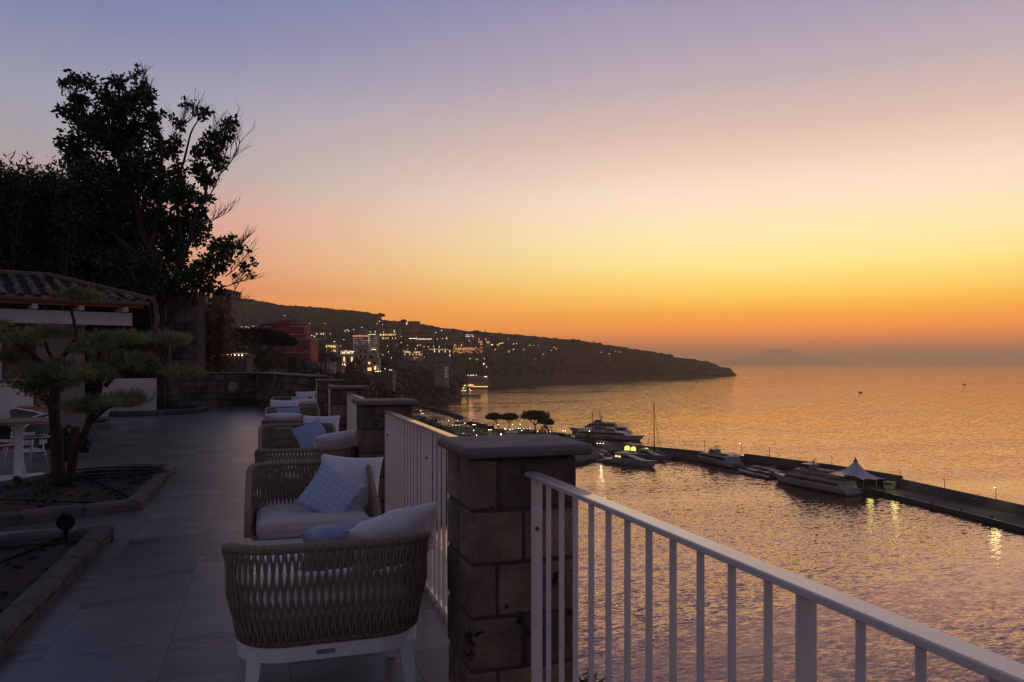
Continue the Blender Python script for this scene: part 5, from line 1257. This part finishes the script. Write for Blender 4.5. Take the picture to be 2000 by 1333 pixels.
# pier
def strip(name, pts, off0, off1, z0, z1, m, parent=None):
    "prism along a polyline, between two sideways offsets (positive = towards the open sea)"
    L0 = []; L1 = []
    for i, p in enumerate(pts):
        t = (pts[min(i+1,len(pts)-1)]-pts[max(i-1,0)]).normalized(); n = Vector((-t.y, t.x, 0)); L0.append(p+n*off0); L1.append(p+n*off1)
    b = MB(); b.loft([[(a.x,a.y,z0),(c.x,c.y,z0),(c.x,c.y,z1),(a.x,a.y,z1)] for a, c in zip(L0, L1)]); return obj(name, b, m, parent)
W = [PX(1128,410,0),PX(1232,384,0),PX(1340,361,0),PX(1453,336,0),PX(1620,300,0),PX(1757,270,0),PX(2000,219,0),PX(2345,170,0)]
pw = strip('pier', W, 0, 1.2, -46, -39.2, 'concrete'); tag(pw, 'long concrete pier with a sea wall, curving across the bay', 'pier')
strip('raised_parapet', W[3:6], .02, 1.5, -39.2, -38.1, 'concrete', pw)
strip('upper_walkway', W[3:6], -3.2, 0, -41, -40.6, 'sailcloth' if False else 'concrete', pw)
strip('retaining_wall', W[3:6], -3.4, -3.15, -42.2, -40.3, 'boatdark', pw)
strip('quay', W[5:], -11.5, 0, -46, QZ, 'concrete', pw)
strip('quay', W[3:6], -9.5, 0, -46, QZ, 'concrete', pw)
strip('quay', W[0:2], -7, 0, -46, QZ, 'concrete', pw)
strip('quay_edge', W[5:], -11.9, -11.4, -43.0, QZ+.08, 'boatdark', pw)
strip('footing', W, 1.2, 4, -46, -42.9, 'rocks', pw)
for k in range(5):
    p = W[6].lerp(W[5], k/4.5); b = MB(); b.lathe([(.25,0),(.2,.4),(.32,.5),(.3,.6),(0,.62)], n=8); o = obj('bollard', b, 'black'); n_ = (W[6]-W[5]).normalized(); n_ = Vector((-n_.y,n_.x,0)); o.location = p-n_*10.6+Vector((0,0,QZ)); tag(o, ['black iron bollard nearest the right edge of the picture','second black bollard from the right on the quay','third black bollard from the right on the quay','fourth black bollard from the right, near the kiosk','leftmost black bollard, by the bend of the quay'][k], 'bollard', 'bollards on the pier quay')
# pier lamp posts
def pier_lamp(px, py_base, ytop, d, label, lit=False):
    zb, zt = HT(py_base, d), HT(ytop, d); t = thing('pier_lamp', label, 'lamp post', P(px, d, zb), group='tall thin lamp posts along the pier'); h = zt-zb
    b = MB(); b.tube([(0,0,0),(0,0,h)], [.11,.06], 6); obj('pole', b, 'black', t); b = MB(); b.tube([(0,0,h-.1),(-1.0,-.5,h+.1)], .06, 5); obj('bracket', b, 'black', t)
    b = MB(); b.box((-1.1,-.5,h+.06), (.7,.3,.14)); obj('lamp_head', b, 'black', t)
    if lit: b = MB(); b.box((-1.1,-.5,h-.05), (.5,.25,.07)); b.ico((-1.1,-.5,h-.1), .16); obj('bulb', b, 'lcool', t)
for a in ((1376,882,860,352,'unlit pier lamp post left of the first ferry'),(1448,884,866,338,'lit pier lamp post above the first ferry',True),(1503,895,875,326,'unlit pier lamp post where the raised parapet begins'),(1625,909,893,297,'unlit pier lamp post just left of the tent'),
          (1758,952,918,270,'unlit pier lamp post beside the kiosk'),(1845,970,935,250,'unlit pier lamp post halfway along the right wall'),(1945,996,951,230,'lit pier lamp post at the right end',True)): pier_lamp(*a[:3], a[3], a[4], len(a) > 5)
# tent
TPK = P(1671,274,HT(898,274)); n = 24; rings = []; tn = thing('tensile_tent', 'white conical tensile tent on the pier', 'tent', P(1675,272,QZ)); l0 = tn.location.copy()
cor = [(1622,276,921),(1640,284,922),(1700,285,924),(1742,275,936),(1712,262,938),(1686,258,938),(1650,262,928)]
rim = []
for k in range(28):
    f = k/28*7; i = int(f); u = f-i; a, b_ = cor[i % 7], cor[(i+1) % 7]; pa, pb = P(a[0],a[1],HT(a[2],a[1])), P(b_[0],b_[1],HT(b_[2],b_[1])); p = pa.lerp(pb, u); cen = P(1680,272,p.z); p = p.lerp(cen, .22*math.sin(u*math.pi)); rim.append(p)
for f in (0,.06,.14,.26,.42,.6,.8,1):
    rings.append([Vector((TPK.x+(p.x-TPK.x)*f, TPK.y+(p.y-TPK.y)*f, TPK.z+(p.z-TPK.z)*(1-(1-f)**2.6))) for p in rim])
b = MB(); b.loft(rings[1:], cap=False); b.lathe([(.0,.5),(.5,.3),(rings[1][0]-TPK).length and (.6,-.6)], c=TPK, n=8) if False else None
o = obj('membrane', b, 'sailcloth', tn, smooth=True); o.location = -l0
b = MB(); b.tube([TPK+Vector((0,0,.7)), TPK+Vector((0,0,-.9))], [.12,.75], 8); o = obj('peak_cap', b, 'boatdark', tn); o.location = -l0
for c in cor:
    b = MB(); p = P(c[0],c[1],HT(c[2],c[1])); b.tube([p, (p.x,p.y,QZ)], .09, 6); o = obj('pole', b, 'boatgrey', tn); o.location = -l0
b = MB(); b.tube([TPK, (TPK.x,TPK.y,QZ)], .16, 6); o = obj('mast', b, 'boatgrey', tn); o.location = -l0
# kiosk
kk = thing('kiosk', 'small ticket kiosk against the pier wall, right of the tent', 'kiosk', P(1738,268,QZ), -TH-.9)
for nm, c, s_, m in (('body',(0,0,.55),(3.2,2.0,1.1),'boatwhite'),('back_panel',(0,.9,1.6),(3.2,.2,1.2),'cream'),('roof',(0,0,2.35),(3.7,2.6,.22),'cream'),('corner_post',(-1.5,-.9,1.6),(.18,.18,1.3),'boatwhite'),('corner_post',(1.5,-.9,1.6),(.18,.18,1.3),'boatwhite'),('shutter',(-.4,-.8,1.5),(1.2,.1,1.0),'glass')):
    b = MB(); b.box(c, s_, ch=.02); obj(nm, b, m, kk)
for px, d, z in ((1810,257,-40.2),(1902,237,-40.2)):
    b = MB(); b.box((0,0,0), (.7,.1,.5), ch=.02); o = obj('wall_sign', b, 'boatwhite', loc=P(px,d-.6,z)); o.rotation_euler = (0,0,-TH-.9); tag(o, 'small blank pale sign on the pier wall, '+('nearer the kiosk' if px < 1850 else 'nearer the right lamp'), 'sign')
# lit arches in the pier wall
for k, (px, wd) in enumerate(((1225,3.6),(1237,3.2),(1262.5,3.0))):
    d = np.interp(px, [1128,1232,1340], [410,384,361])-1.0; b = MB(); n = 10; hw = wd/2*.8
    b.loft([[(-hw,y,0)]+[(hw*math.cos(math.pi*(n-q)/n), y, 1.3+hw*.7*math.sin(math.pi*(n-q)/n)) for q in range(n+1)]+[(hw,y,0)] for y in (0,.5)]); o = obj('lit_niche', b, 'lyellow', loc=P(px,d,QZ+.1)); o.rotation_euler = (0,0,-TH-.3); tag(o, ['left of the three yellow-lit niches in the pier wall','middle yellow-lit niche in the pier wall','right of the three yellow-lit niches in the pier wall'][k], 'lit niche')
def plight(px, d, z, e, col, r=.3):
    l = bpy.data.lights.new('lamp_glow', 'POINT'); l.energy = e; l.color = col; l.shadow_soft_size = r; o = bpy.data.objects.new('lamp_glow', l); COL.link(o); o.location = P(px, d, z)
plight(1248,371,-40.6,200,(1,.9,.3),.6); plight(1700,266,-39.8,130,(.9,1,.35),1.0); plight(1748,262,-39.2,150,(.85,1,.35),1.0); plight(1944,226,-37.2,190,(.85,1,.4),1.2); plight(1173,392,-36.5,500,(1,.9,.7))

# ---- harbour lamps, cars, pavilions
def globe_lamp(px, py, label, heads=1, m='lcool', d=None, h=None, r=.17, col='harbour street lamps'):
    d = d or 1500*(EYE+38.2)/(py-710); zb = -42.0; zt = HT(py, d); t = thing('harbour_lamp', label, 'street lamp', P(px, d, zb), -TH, group=col); h = zt-zb
    b = MB(); b.tube([(0,0,0),(0,0,h)], [.10,.05], 6); obj('pole', b, 'black', t)
    for k in range(heads):
        x = 0 if heads == 1 else (k-(heads-1)/2)*(1.3 if heads == 2 else 1.5)
        if heads > 1: b = MB(); b.tube([(0,0,h+.1),(x,0,h+.3)], .05, 5); obj('bracket', b, 'black', t)
        b = MB(); b.ico((x,0,h), r*1.6); obj('globe', b, m, t)
HL = [(822,803,1,'single lamp at the far end of the bathing beach'),(825,808,2,'twin lamp beside the farthest platform'),(894,822,1,'lit lamp at the end of the second breakwater'),(908,827,1,'lit lamp left of the twin-headed one'),(926,830,2,'twin-headed lamp above the parked cars'),
  (957,840,2,'twin-headed lamp over a bright green bush'),(973,829.5,1,'lamp between the first two umbrella pines'),(986,838,1,'lamp just left of the yellow one'),(1001,830,1,'lamp behind the middle umbrella pine'),(997,840,1,'large yellow lamp under the middle umbrella pine','lyellow'),
  (1013,837,1,'tall lamp over the white canopies'),(1019,841,1,'lamp right of the tall one over the canopies'),(978.5,849,1,'brightest lamp, close behind the near pillar cap','lwarm2'),(1035,837,1,'lamp left of the largest umbrella pine trunk'),(1050,843.5,1,'lamp at the foot of the largest umbrella pine'),
  (1075,843.5,1,'lamp right of the round bush'),(925,841,1,'low lamp among the parked cars'),(1102,842,2,'twin lamp over the lit shrub by the far ferries'),(1151,842.5,1,'lamp on the quay beside the far ferry'),(1016,829,1,'faint lamp under the largest pine crown'),(876,822,1,'faint lamp above the long bathing platform'),(931,850.5,1,'lamp at the edge of the parking area')]
for a in HL: globe_lamp(a[0], a[1], a[3], a[2], a[4] if len(a) > 4 else 'lcool', r=.26 if a[0] in (997,978.5) else .13)
globe_lamp(1172.5, 866.5, 'triple-headed lamp at the root of the pier', 3, 'lcool', d=392, r=.13)
plight(957,440,-37.5,600,(.8,1,.4)); plight(1000,470,-37.8,900,(1,.9,.6)); plight(905,480,-38,700,(1,.75,.4)); plight(1104,440,-38,300,(.8,1,.4))
def car(px, py, rz, col, label):
    t = thing('parked_car', label, 'car', G(px, py, -42.0), rz, group='cars parked by the harbour'); b = MB()
    b.loft([[(x,-w,z0),(x,w,z0),(x,w*.98,z1),(x,-w*.98,z1)] for x, w, z0, z1 in ((-2.1,.7,.35,.7),(-1.9,.85,.25,.85),(1.2,.85,.25,.88),(2.0,.8,.3,.72),(2.1,.65,.35,.6))]); obj('body', b, col, t)
    b = MB(); b.loft([[(x0,-.76,.85),(x0,.76,.85),(x1,.62,1.4),(x1,-.62,1.4)] for x0, x1 in ((-1.8,-1.4),(.9,.2))]); obj('cabin', b, 'glass', t)
    for x in (-1.3,1.3):
        for y in (-.8,.8): b = MB(); b.tube([(x,y-.1,.32),(x,y+.1,.32)], .32, 8); obj('wheel', b, 'black', t)
    if H_.random() < .5: b = MB(); b.box((-2.1,0,.65), (.06,1.3,.12)); obj('tail_light', b, 'boatred', t)
ci = ['leftmost car in the parking area','second car in the back row of the parking area','third car in the back row of the parking area','fourth car in the back row, near the low lamp','car alone beside the green bush','leftmost car in the front row of the parking area','second car in the front row of the parking area','red car in the front row of the parking area','fourth car in the front row of the parking area','car under the brightest lamp']
for k, (x, y) in enumerate(((884,841),(894,842.5),(905,844),(916,846),(940,848),(888,847),(898,849),(906,852),(918,852.5),(966,851))): car(x, y, H_.uniform(-.2,.2)+1.2, ['carpaint','boatwhite','boatblue','boatgrey','carpaint','boatgrey','boatwhite','boatred','carpaint','boatgrey'][k], ci[k])
def pav(px0, px1, py, d, h, label, lm):
    w = (px1-px0)/1500*d; t = thing('beach_pavilion', label, 'pavilion', P(px0, d, -42), -TH); 
    b = MB(); b.box((w/2,2.5,h), (w,5.5,.25)); obj('canopy', b, 'boatwhite', t); b = MB(); b.box((w/2,4.5,h/2), (w*.9,.2,h-.3)); obj('back_wall', b, 'cream', t)
    for x in (.2,w/2,w-.2): b = MB(); b.tube([(x,.2,0),(x,.2,h)], .07, 5); obj('post', b, 'boatgrey', t)
    b = MB(); 
    for k in range(max(2,int(w/2.2))): b.ico((1+k*2.1,1.2,h-.35), .16)
    obj('lamp_string', b, lm, t)
pav(881,905,839,505,3,'low warm-lit beach bar behind the parked cars','lwarm2'); pav(884,915,833,540,2.6,'orange-lit long shed by the bathing platform','lorange'); pav(985,1012,848,474,3,'white canopy stall left of the largest pine, brightly lit','lcool'); pav(1013,1038,846,480,3,'second bright canopy stall, just left of the largest pine trunk','lcool'); pav(1058,1064,850,460,2.6,'tiny dark stall under the round bush','lwarm')
ht = thing('dark_hut', 'dark flat-roofed hut behind the near pillar cap', 'hut', P(1090, 436, -42), -TH)
for nm, c, s_, m in (('body',(2,2,1.7),(4.2,3,3.4),'boatdark'),('roof',(2,2,3.5),(4.8,3.6,.25),'black'),('glowing_door',(-.2,.3,1.3),(1.4,.2,2.2),'panedim')): b = MB(); b.box(c, s_); obj(nm, b, m, ht)  # the door glows by its own material; its light is painted in
broad_tree('round dark bush under the largest umbrella pine', 1066, 849, 462, [(1066,838,9),(1060,842,7),(1073,842,7),(1066,833,5)], 'leaf', 'bush')
broad_tree('small bush lit bright green by the twin lamp', 957, 851, 446, [(957,846,6),(952,847,5),(962,847,5)], 'needle', 'bush')
broad_tree('lit green shrub beside the far ferries', 1106, 856, 436, [(1106,850,6),(1112,852,5),(1101,852,4)], 'needle', 'bush')
broad_tree('dark round tree by the near end of the pier', 1153, 868, 400, [(1153,856,9),(1148,862,7),(1159,862,7),(1153,850,5)], 'leaf', 'tree')
broad_tree('dark round tree by the farthest platforms', 848, 830, 560, [(849,819,6),(845,822,4),(852,822,4)], 'leaf', 'tree')
broad_tree('band of dark trees below the second railing', 862, 850, 420, [(848,832,9),(860,838,10),(872,843,10),(838,828,9),(828,822,8),(884,848,8),(852,843,9),(1040,846,0.5)], 'leaf', 'tree')

# ================================================================== BOATS
def hull(L_, B, h0, h1, draft=.7, ov=.09, n=14, fine=.58):
    rings = []
    for k in range(n+1):
        f = k/n; x = (f-.5)*L_; e = max(0, (f-fine)/(1-fine)); b = B/2*(1-e**2.1)+.02; zt = h0+(h1-h0)*f**2.2; xs = L_*ov*e**2
        rings.append([(x+xs,b,zt),(x+xs*.4,b*.88,zt*.35),(x,b*.62,-.1),(x,0,-draft*(1-e*.5)),(x,-b*.62,-.1),(x+xs*.4,-b*.88,zt*.35),(x+xs,-b,zt)])
    m = MB(); m.loft(rings); return m
def side(prof_, w, w2=None):
    "extrude a side outline (x,z) across the beam; the top may be narrower"
    zs = [z for _, z in prof_]; z0, z1 = min(zs), max(zs); w2 = w2 or w; n = len(prof_)
    f = lambda z: (w+(w2-w)*(z-z0)/max(.01, z1-z0))/2
    m = MB(); m.add([(x,-f(z),z) for x, z in prof_]+[(x,f(z),z) for x, z in prof_], [tuple(range(n)), tuple(range(2*n-1,n-1,-1))]+[(i,(i+1)%n,n+(i+1)%n,n+i) for i in range(n)]); return m
def lettering(t, txt, x, y, z, size, flip, m='boatdark'):
    c = bpy.data.curves.new('lettering', 'FONT'); c.body = txt; c.size = size; c.align_x = 'CENTER'; c.extrude = .02; c.materials.append(M[m]); tmp = bpy.data.objects.new('tmp', c); COL.link(tmp); bpy.context.view_layer.update(); me = bpy.data.meshes.new_from_object(tmp.evaluated_get(bpy.context.evaluated_depsgraph_get())); bpy.data.objects.remove(tmp)
    o = link('lettering', me, t, (x, y, z)); o.rotation_euler = (math.pi/2, 0, 0 if not flip else math.pi); return o
def place(name, label, cat, sternpx, sternd, bowpx, bowd, group=None):
    a, b_ = P(sternpx, sternd, SEA), P(bowpx, bowd, SEA); v = b_-a; t = thing(name, label, cat, (a+b_)/2, math.atan2(v.y, v.x), group); return t, v.length
def near_side(t):
    "is the side facing the camera the boat's -y side?"
    a = t.rotation_euler.z; n = Vector((math.sin(a), -math.cos(a), 0)); return n.dot(-t.location) > 0
def ferry(label, sp, sd_, bp_, bd, B, decks=2, name=None, name_z=1.4, name_x=0, dark_low=False, name2=None, size=1.3, group='passenger ferries in the harbour'):
    t, L_ = place('ferry', label, 'ferry', sp, sd_, bp_, bd, group); q = L_/34
    obj('hull', hull(L_, B, 2.1, 3.3), 'boatwhite', t)
    m = MB(); m.loft([[(r[k][0],r[k][1]*1.012,r[k][2]) for k in (1,2,3,4,5)] for r in [[(v) for v in hull(L_*1.001, B, .9, .9).v[i*7:(i+1)*7]] for i in range(15)]], close=False); obj('dark_waterline', m, 'boatdark', t)
    h = L_/2
    obj('main_deck_house', side([(-h+1.2,2.1),(h*.70,2.5),(h*.56,4.6),(-h+2.4,4.5)], B*.94, B*.88), 'boatwhite', t)
    obj('window_band', side([(-h+3.2,2.85),(h*.63,3.05),(h*.575,4.0),(-h+3.2,3.85)], B*.945, B*.935), 'glass', t)
    if decks > 1:
        obj('upper_deck_house', side([(-h*.50,4.55),(h*.55,4.65),(h*.36,6.6),(-h*.50,6.5)], B*.84, B*.76), 'boatwhite', t)
        obj('window_band', side([(-h*.46,5.05),(h*.46,5.2),(h*.39,6.15),(-h*.46,6.1)], B*.845, B*.81), 'glass', t)
        top = 6.6
    else: top = 4.55
    obj('bridge', side([(h*.0,top),(h*.30,top),(h*.20,top+1.9),(h*.0,top+1.8)], B*.5, B*.44), 'boatwhite', t); obj('bridge_windows', side([(h*.02,top+.8),(h*.255,top+.85),(h*.225,top+1.45),(h*.02,top+1.4)], B*.51, B*.48), 'glass', t)
    obj('bridge_roof', side([(-h*.02,top+1.85),(h*.24,top+1.92),(h*.24,top+2.05),(-h*.02,top+2.0)], B*.56), 'boatwhite', t)
    m = MB(); m.tube([(h*.03,0,top+2),(-h*.03,0,top+4.4)], [.22,.08], 6); m.box((0,0,top+3.2),(.3,2.4,.14)); m.tube([(h*.05,.7,top+2),(h*.04,.7,top+4.0)], .04, 4); m.tube([(-.2,-.9,top+3.2),(-.2,-.9,top+4.5)], .03, 4); m.tube([(.3,0,top+2.8),(.9,0,top+2.9)], .1, 5); obj('radar_mast', m, 'boatgrey', t)
    # aft awning and rails
    obj('aft_awning', side([(-h*.92,top+1.0 if decks == 1 else 6.3),(-h*.5,top+1.2 if decks == 1 else 6.5),(-h*.5,top+1.32 if decks == 1 else 6.62),(-h*.92,top+1.12 if decks == 1 else 6.42)], B*.82), 'boatwhite', t)
    m = MB()
    for sy in (-1,1):
        for k in range(5): x = -h*.9+k*h*.1; m.tube([(x,sy*B*.39,4.5 if decks > 1 else 2.2),(x,sy*B*.39,6.35 if decks > 1 else top+1.05)], .05, 4)
    obj('awning_posts', m, 'boatgrey', t)
    m = MB()
    for sy in (-1,1):
        for z in (.5,1.0): m.tube([(-h*.98,sy*B*.44,4.5+z-.0 if decks > 1 else 2.1+z),(-h*.5,sy*B*.42,4.5+z if decks > 1 else 2.1+z)], .035, 4)
        m.tube([(h*.72,sy*B*.33,3.9),(h*.95,sy*B*.12,4.2),(h*1.07,0,4.2)], .035, 4)
        for k in range(7): m.tube([(-h*.98+k*h*.08,sy*B*.44,4.4 if decks > 1 else 2.1),(-h*.98+k*h*.08,sy*B*.44,5.5 if decks > 1 else 3.1)], .03, 4)
    obj('railing', m, 'boatgrey', t)
    m = MB()
    for k in range(7): m.box((-h*.42+k*h*.11, 0, top+.35), (1.2, B*.5, .5))
    obj('deck_seats', m, 'boatgrey', t)
    for sy in (-1,1): m = MB(); m.tube([(h*.1,sy*B*.3,top+.35),(h*.1+1.6,sy*B*.3,top+.35)], .34, 8); obj('life_raft', m, 'boatwhite', t)
    obj('stern_platform', side([(-h-1.2,.7),(-h+.6,.7),(-h+.6,.95),(-h-1.2,.95)], B*.9), 'boatwhite', t)
    ns = near_side(t); s_ = -1 if ns else 1
    if name: lettering(t, name, name_x*h, s_*(B*.5+.03), name_z, size, not ns)
    if name2: lettering(t, name2, -h*.05, s_*(B*.42+.06), 4.75, .9, not ns)
    return t
ferry('large white ferry with two window bands, moored left of the tent', 1666, 262, 1522, 292, 8.2, 2, None, name2='NLG', name_x=0)
ferry('white ferry with big black lettering along its hull', 1438, 330, 1366, 357, 8.0, 1, 'VOLAVIAMARE', 1.15, .05, size=1.9)
ferry('nearer of the two ferries moored at the far left of the pier', 1128, 468, 1248, 446, 8.0, 1, 'ALILAURO', .9, .1, size=1.5)
ferry('farther ferry, half hidden behind the other at the root of the pier', 1232, 488, 1120, 500, 8.5, 2, None)
def yacht(label, sp, sd_, bp_, bd, B, name=None, s=1.0, lit=False, m='boatwhite', group='motor yachts moored at the pier'):
    t, L_ = place('motor_yacht', label, 'yacht', sp, sd_, bp_, bd, group); h = L_/2; k = L_/24
    obj('hull', hull(L_, B, 1.9*k, 2.9*k, ov=.12, fine=.5), m, t)
    obj('cabin', side([(-h*.62,1.9*k),(h*.62,2.6*k),(h*.28,3.5*k),(h*.02,4.3*k),(-h*.42,4.3*k),(-h*.60,3.4*k)], B*.80, B*.60), 'boatwhite', t)
    obj('side_glass', side([(-h*.48,3.0*k),(h*.42,2.85*k),(h*.12,3.75*k),(-h*.05,3.95*k),(-h*.38,3.8*k)], B*.80, B*.72), 'glass', t)
    obj('flybridge', side([(-h*.55,4.3*k),(h*.02,4.3*k),(-h*.06,4.95*k),(-h*.55,4.75*k)], B*.62, B*.56), 'boatwhite', t)
    mm = MB(); mm.tube([(-h*.45,-B*.28,4.5*k),(-h*.36,-B*.24,5.6*k),(-h*.36,B*.24,5.6*k),(-h*.45,B*.28,4.5*k)], .12*k, 5); mm.tube([(-h*.36,0,5.6*k),(-h*.38,0,6.7*k)], .05, 4); obj('radar_arch', mm, 'boatwhite', t)
    obj('swim_platform', side([(-h-1.0,.4),(-h+.3,.4),(-h+.3,.6),(-h-1.0,.6)], B*.85), 'boatwhite', t)
    mm = MB()
    for sy in (-1,1): mm.tube([(h*.2,sy*B*.42,3.3*k),(h*.7,sy*B*.28,3.7*k),(h*1.1,0,3.9*k)], .03, 4)
    obj('bow_rail', mm, 'boatgrey', t)
    ns = near_side(t); s_ = -1 if ns else 1
    for x in (-.1,.05,.28,.4): mm = MB(); mm.box((x*h, s_*(B*.485), 1.25*k), (.7,.06,.28)); obj('porthole', mm, 'glass', t)
    if lit:
        for x in (-.42,-.28): mm = MB(); mm.box((x*h, s_*B*.385, 3.35*k), (1.1,.1,.6)); obj('lit_window', mm, 'lwarm', t)
    return t
yacht('long grey-white motor yacht with two lit windows, nearest in its group', 1184, 350, 1274, 333, 5.6, lit=True)
yacht('dark-hulled motor yacht just behind the lit one', 1240, 372, 1296, 354, 5.0, m='boatgrey')
yacht('smaller white motor yacht, right of the tall mast', 1272, 378, 1312, 366, 4.4)
yacht('white motor yacht tucked behind the lit yacht stern', 1206, 376, 1244, 371, 4.6)
yacht('small motor yacht closest to the pier niches', 1262, 384, 1296, 380, 3.8)
def small_boat(label, sp, sd_, bp_, bd, B, m='boatwhite', cabin=True, canopy=False, name='small_boat', cat='boat', group='small boats in the harbour'):
    t, L_ = place(name, label, cat, sp, sd_, bp_, bd, group); h = L_/2
    obj('hull', hull(L_, B, .8, 1.3, .4, fine=.45), m, t); obj('deck', side([(-h*.9,.75),(h*.6,1.0),(h*.55,1.08),(-h*.9,.82)], B*.8), 'boatgrey', t)
    if cabin: obj('cabin', side([(-h*.2,.9),(h*.45,1.0),(h*.25,1.9),(-h*.15,2.0)], B*.62, B*.5), 'boatwhite', t); obj('windscreen', side([(-h*.12,1.35),(h*.37,1.38),(h*.28,1.75),(-h*.12,1.78)], B*.63, B*.55), 'glass', t)
    if canopy:
        obj('canopy', side([(-h*.7,2.3),(h*.1,2.45),(h*.1,2.55),(-h*.7,2.4)], B*.8), 'boatgrey', t); mm = MB()
        for x in (-.65,.05):
            for y in (-.36,.36): mm.tube([(x*h,y*B,.9),(x*h,y*B,2.35)], .04, 4)
        obj('canopy_posts', mm, 'boatgrey', t)
    mm = MB(); mm.box((-h-.15,0,.75),(.4,.5,.9)); obj('outboard_motor', mm, 'black', t); return t
for a in (('small white dinghy left of the lit yacht',1164,352,1183,349,2.6,'boatwhite',False),('white open boat moored behind the dinghy',1166,364,1184,360,2.8,'boatwhite',True),('small cabin boat near the triple lamp',1172,376,1192,373,2.8,'boatwhite',True),('orange-trimmed boat between the triple lamp and the yachts',1168,383,1186,380,2.8,'boatred',True),
    ('small boat moored left of the yacht cluster',1192,386,1208,383,2.6,'boatwhite',True),('tender right of the small white motor yacht',1300,376,1316,372,2.4,'boatgrey',False),
    ('long green-grey open boat in front of the red boats',1486,303,1443,318,3.2,'boatgrey',False),('grey cabin boat behind the long open boat',1498,312,1452,326,3.4,'boatwhite',True),('dark red fishing boat beside the big ferry bow',1524,300,1494,314,4.2,'boatred',True),
    ('dark blue boat low in the water beside the red ones',1505,298,1478,306,3.0,'boatblue',False),('white cabin boat behind the red fishing boat',1522,314,1496,322,3.4,'boatwhite',True)):
    small_boat(a[0], a[1], a[2], a[3], a[4], a[5], a[6], a[7], canopy='red' in a[0] or 'grey cabin' in a[0])
wb = small_boat('red workboat with a crowded deck and short mast, between the ferries', 1517, 306, 1470, 322, 4.6, 'boatred', True, True, 'workboat', 'workboat')
mm = MB(); 
for k in range(16): mm.ico((H_.uniform(-6,4), H_.uniform(-1.6,1.6), 1.2+H_.random()*.9), H_.uniform(.25,.6), 1, .3, H_)
obj('deck_cargo', mm, 'boatred', wb); mm = MB(); mm.tube([(-1,0,1),(-1.2,0,6.5)], [.12,.05], 5); mm.tube([(-1.1,0,4.6),(2.6,0,3.2)], .06, 4); obj('derrick', mm, 'boatgrey', wb)
wb2 = small_boat('tugboat with a pale wheelhouse behind the workboat', 1532, 318, 1500, 330, 4.6, 'boatdark', True, True, 'workboat', 'workboat')
mm = MB(); mm.box((0,0,3.2),(2.6,2.2,1.5)); obj('wheelhouse', mm, 'boatwhite', wb2); mm = MB(); mm.tube([(-1,0,3),(-1.2,0,7.6)], .08, 5); obj('mast', mm, 'boatgrey', wb2)
def sailboat(label, px, d, ytop, lean, stays=2):
    t, L_ = place('sailing_boat', label, 'sailboat', px-16, d+1, px+16, d-3, 'sailing boats moored by the pier'); h = L_/2
    obj('hull', hull(L_, 3.2, 1.0, 1.4, .6, fine=.45), 'boatwhite', t); obj('coachroof', side([(-h*.3,1.0),(h*.4,1.2),(h*.3,1.6),(-h*.3,1.6)], 2.0, 1.6), 'boatgrey', t)
    H0 = HT(ytop, d)-SEA; m = MB(); m.tube([(0,0,1),(lean*H0*.5,0,H0*.5),(lean*H0,0,H0)], [.26,.22,.15], 6); obj('mast', m, 'bark', t)
    m = MB(); m.tube([(0,0,2.2),(-h*.75,0,2.4)], .12, 6); obj('boom', m, 'boatgrey', t)
    m = MB(); m.tube([(lean*H0,0,H0*.98),(-h*.95,0,1.2)], .07, 4); m.tube([(lean*H0,0,H0*.93),(h*.95,0,1.4)], .07, 4)
    if stays > 1: m.tube([(lean*H0*.8,0,H0*.8),(h*.7,.4,1.4)], .06, 4); m.tube([(-.7,-.9,H0*.5),(.0,.9,H0*.5)], .04, 4)
    obj('rigging', m, 'black', t)
sailboat('sailing boat with the tallest mast, at the centre of the harbour', 1278, 362, 785, -.006, 2)
sailboat('sailing boat with the left of the two masts by the far ferries', 1157, 424, 805, 0, 1)
sailboat('sailing boat with the right of the two masts by the far ferries', 1172, 432, 800, 0, 1)
# boats and buoys out on the bay
def far_boat(label, px, py, L_, yaw=0, mast=0, name='motorboat'):
    d = 1500*(EYE-SEA)/(py-710); t = thing(name, label, 'boat', P(px, d, SEA), -TH+yaw); k = L_
    obj('hull', hull(k, k*.3, k*.1, k*.15, .5), 'boatdark', t); obj('cabin', side([(-k*.2,k*.1),(k*.15,k*.12),(k*.08,k*.24),(-k*.18,k*.24)], k*.2), 'boatgrey' if 'white' in label else 'boatdark', t)
    if mast: m = MB(); m.tube([(0,0,k*.2),(0,0,mast)], k*.012, 4); obj('mast', m, 'boatdark', t)
far_boat('small dark boat off the middle of the headland', 1180, 753, 9, 1.2, 7); far_boat('tiny motorboat near the tip of the headland', 1362, 749, 8, .6); far_boat('low boat close to the dark cliff shore', 1036, 760.5, 16, 0); far_boat('tiny motorboat leaving a wake on the open bay', 1681, 767.5, 8, .4); far_boat('tiny boat far out at the right', 1884, 751.5, 8, .2)
far_boat('cargo ship on the horizon left of the island', 1454, 711.6, 280, 0, 0, 'ship')
q = MB(); q.lathe([(0,-.3),(.5,0),(.45,.5),(.1,.9),(.08,2.6),(0,2.7)], n=6); bm_ = q.mesh('mooring_buoy', 'boatdark')
for px, py in ((889,768),(970,771),(1046,768),(1050,773),(1060,760),(1111,762),(1131,759),(1140,758),(1142,760),(1168,756),(1179,761),(1190,758),(1217,757),(1237,763),(1244,761),(1228,774),(1265,771),(1277,773),(1855,731)):
    o = link('mooring_buoy', bm_, None, G(px, py, SEA)); tag(o, 'tiny dark mooring buoy floating on the bay', 'buoy', 'mooring buoys on the bay')
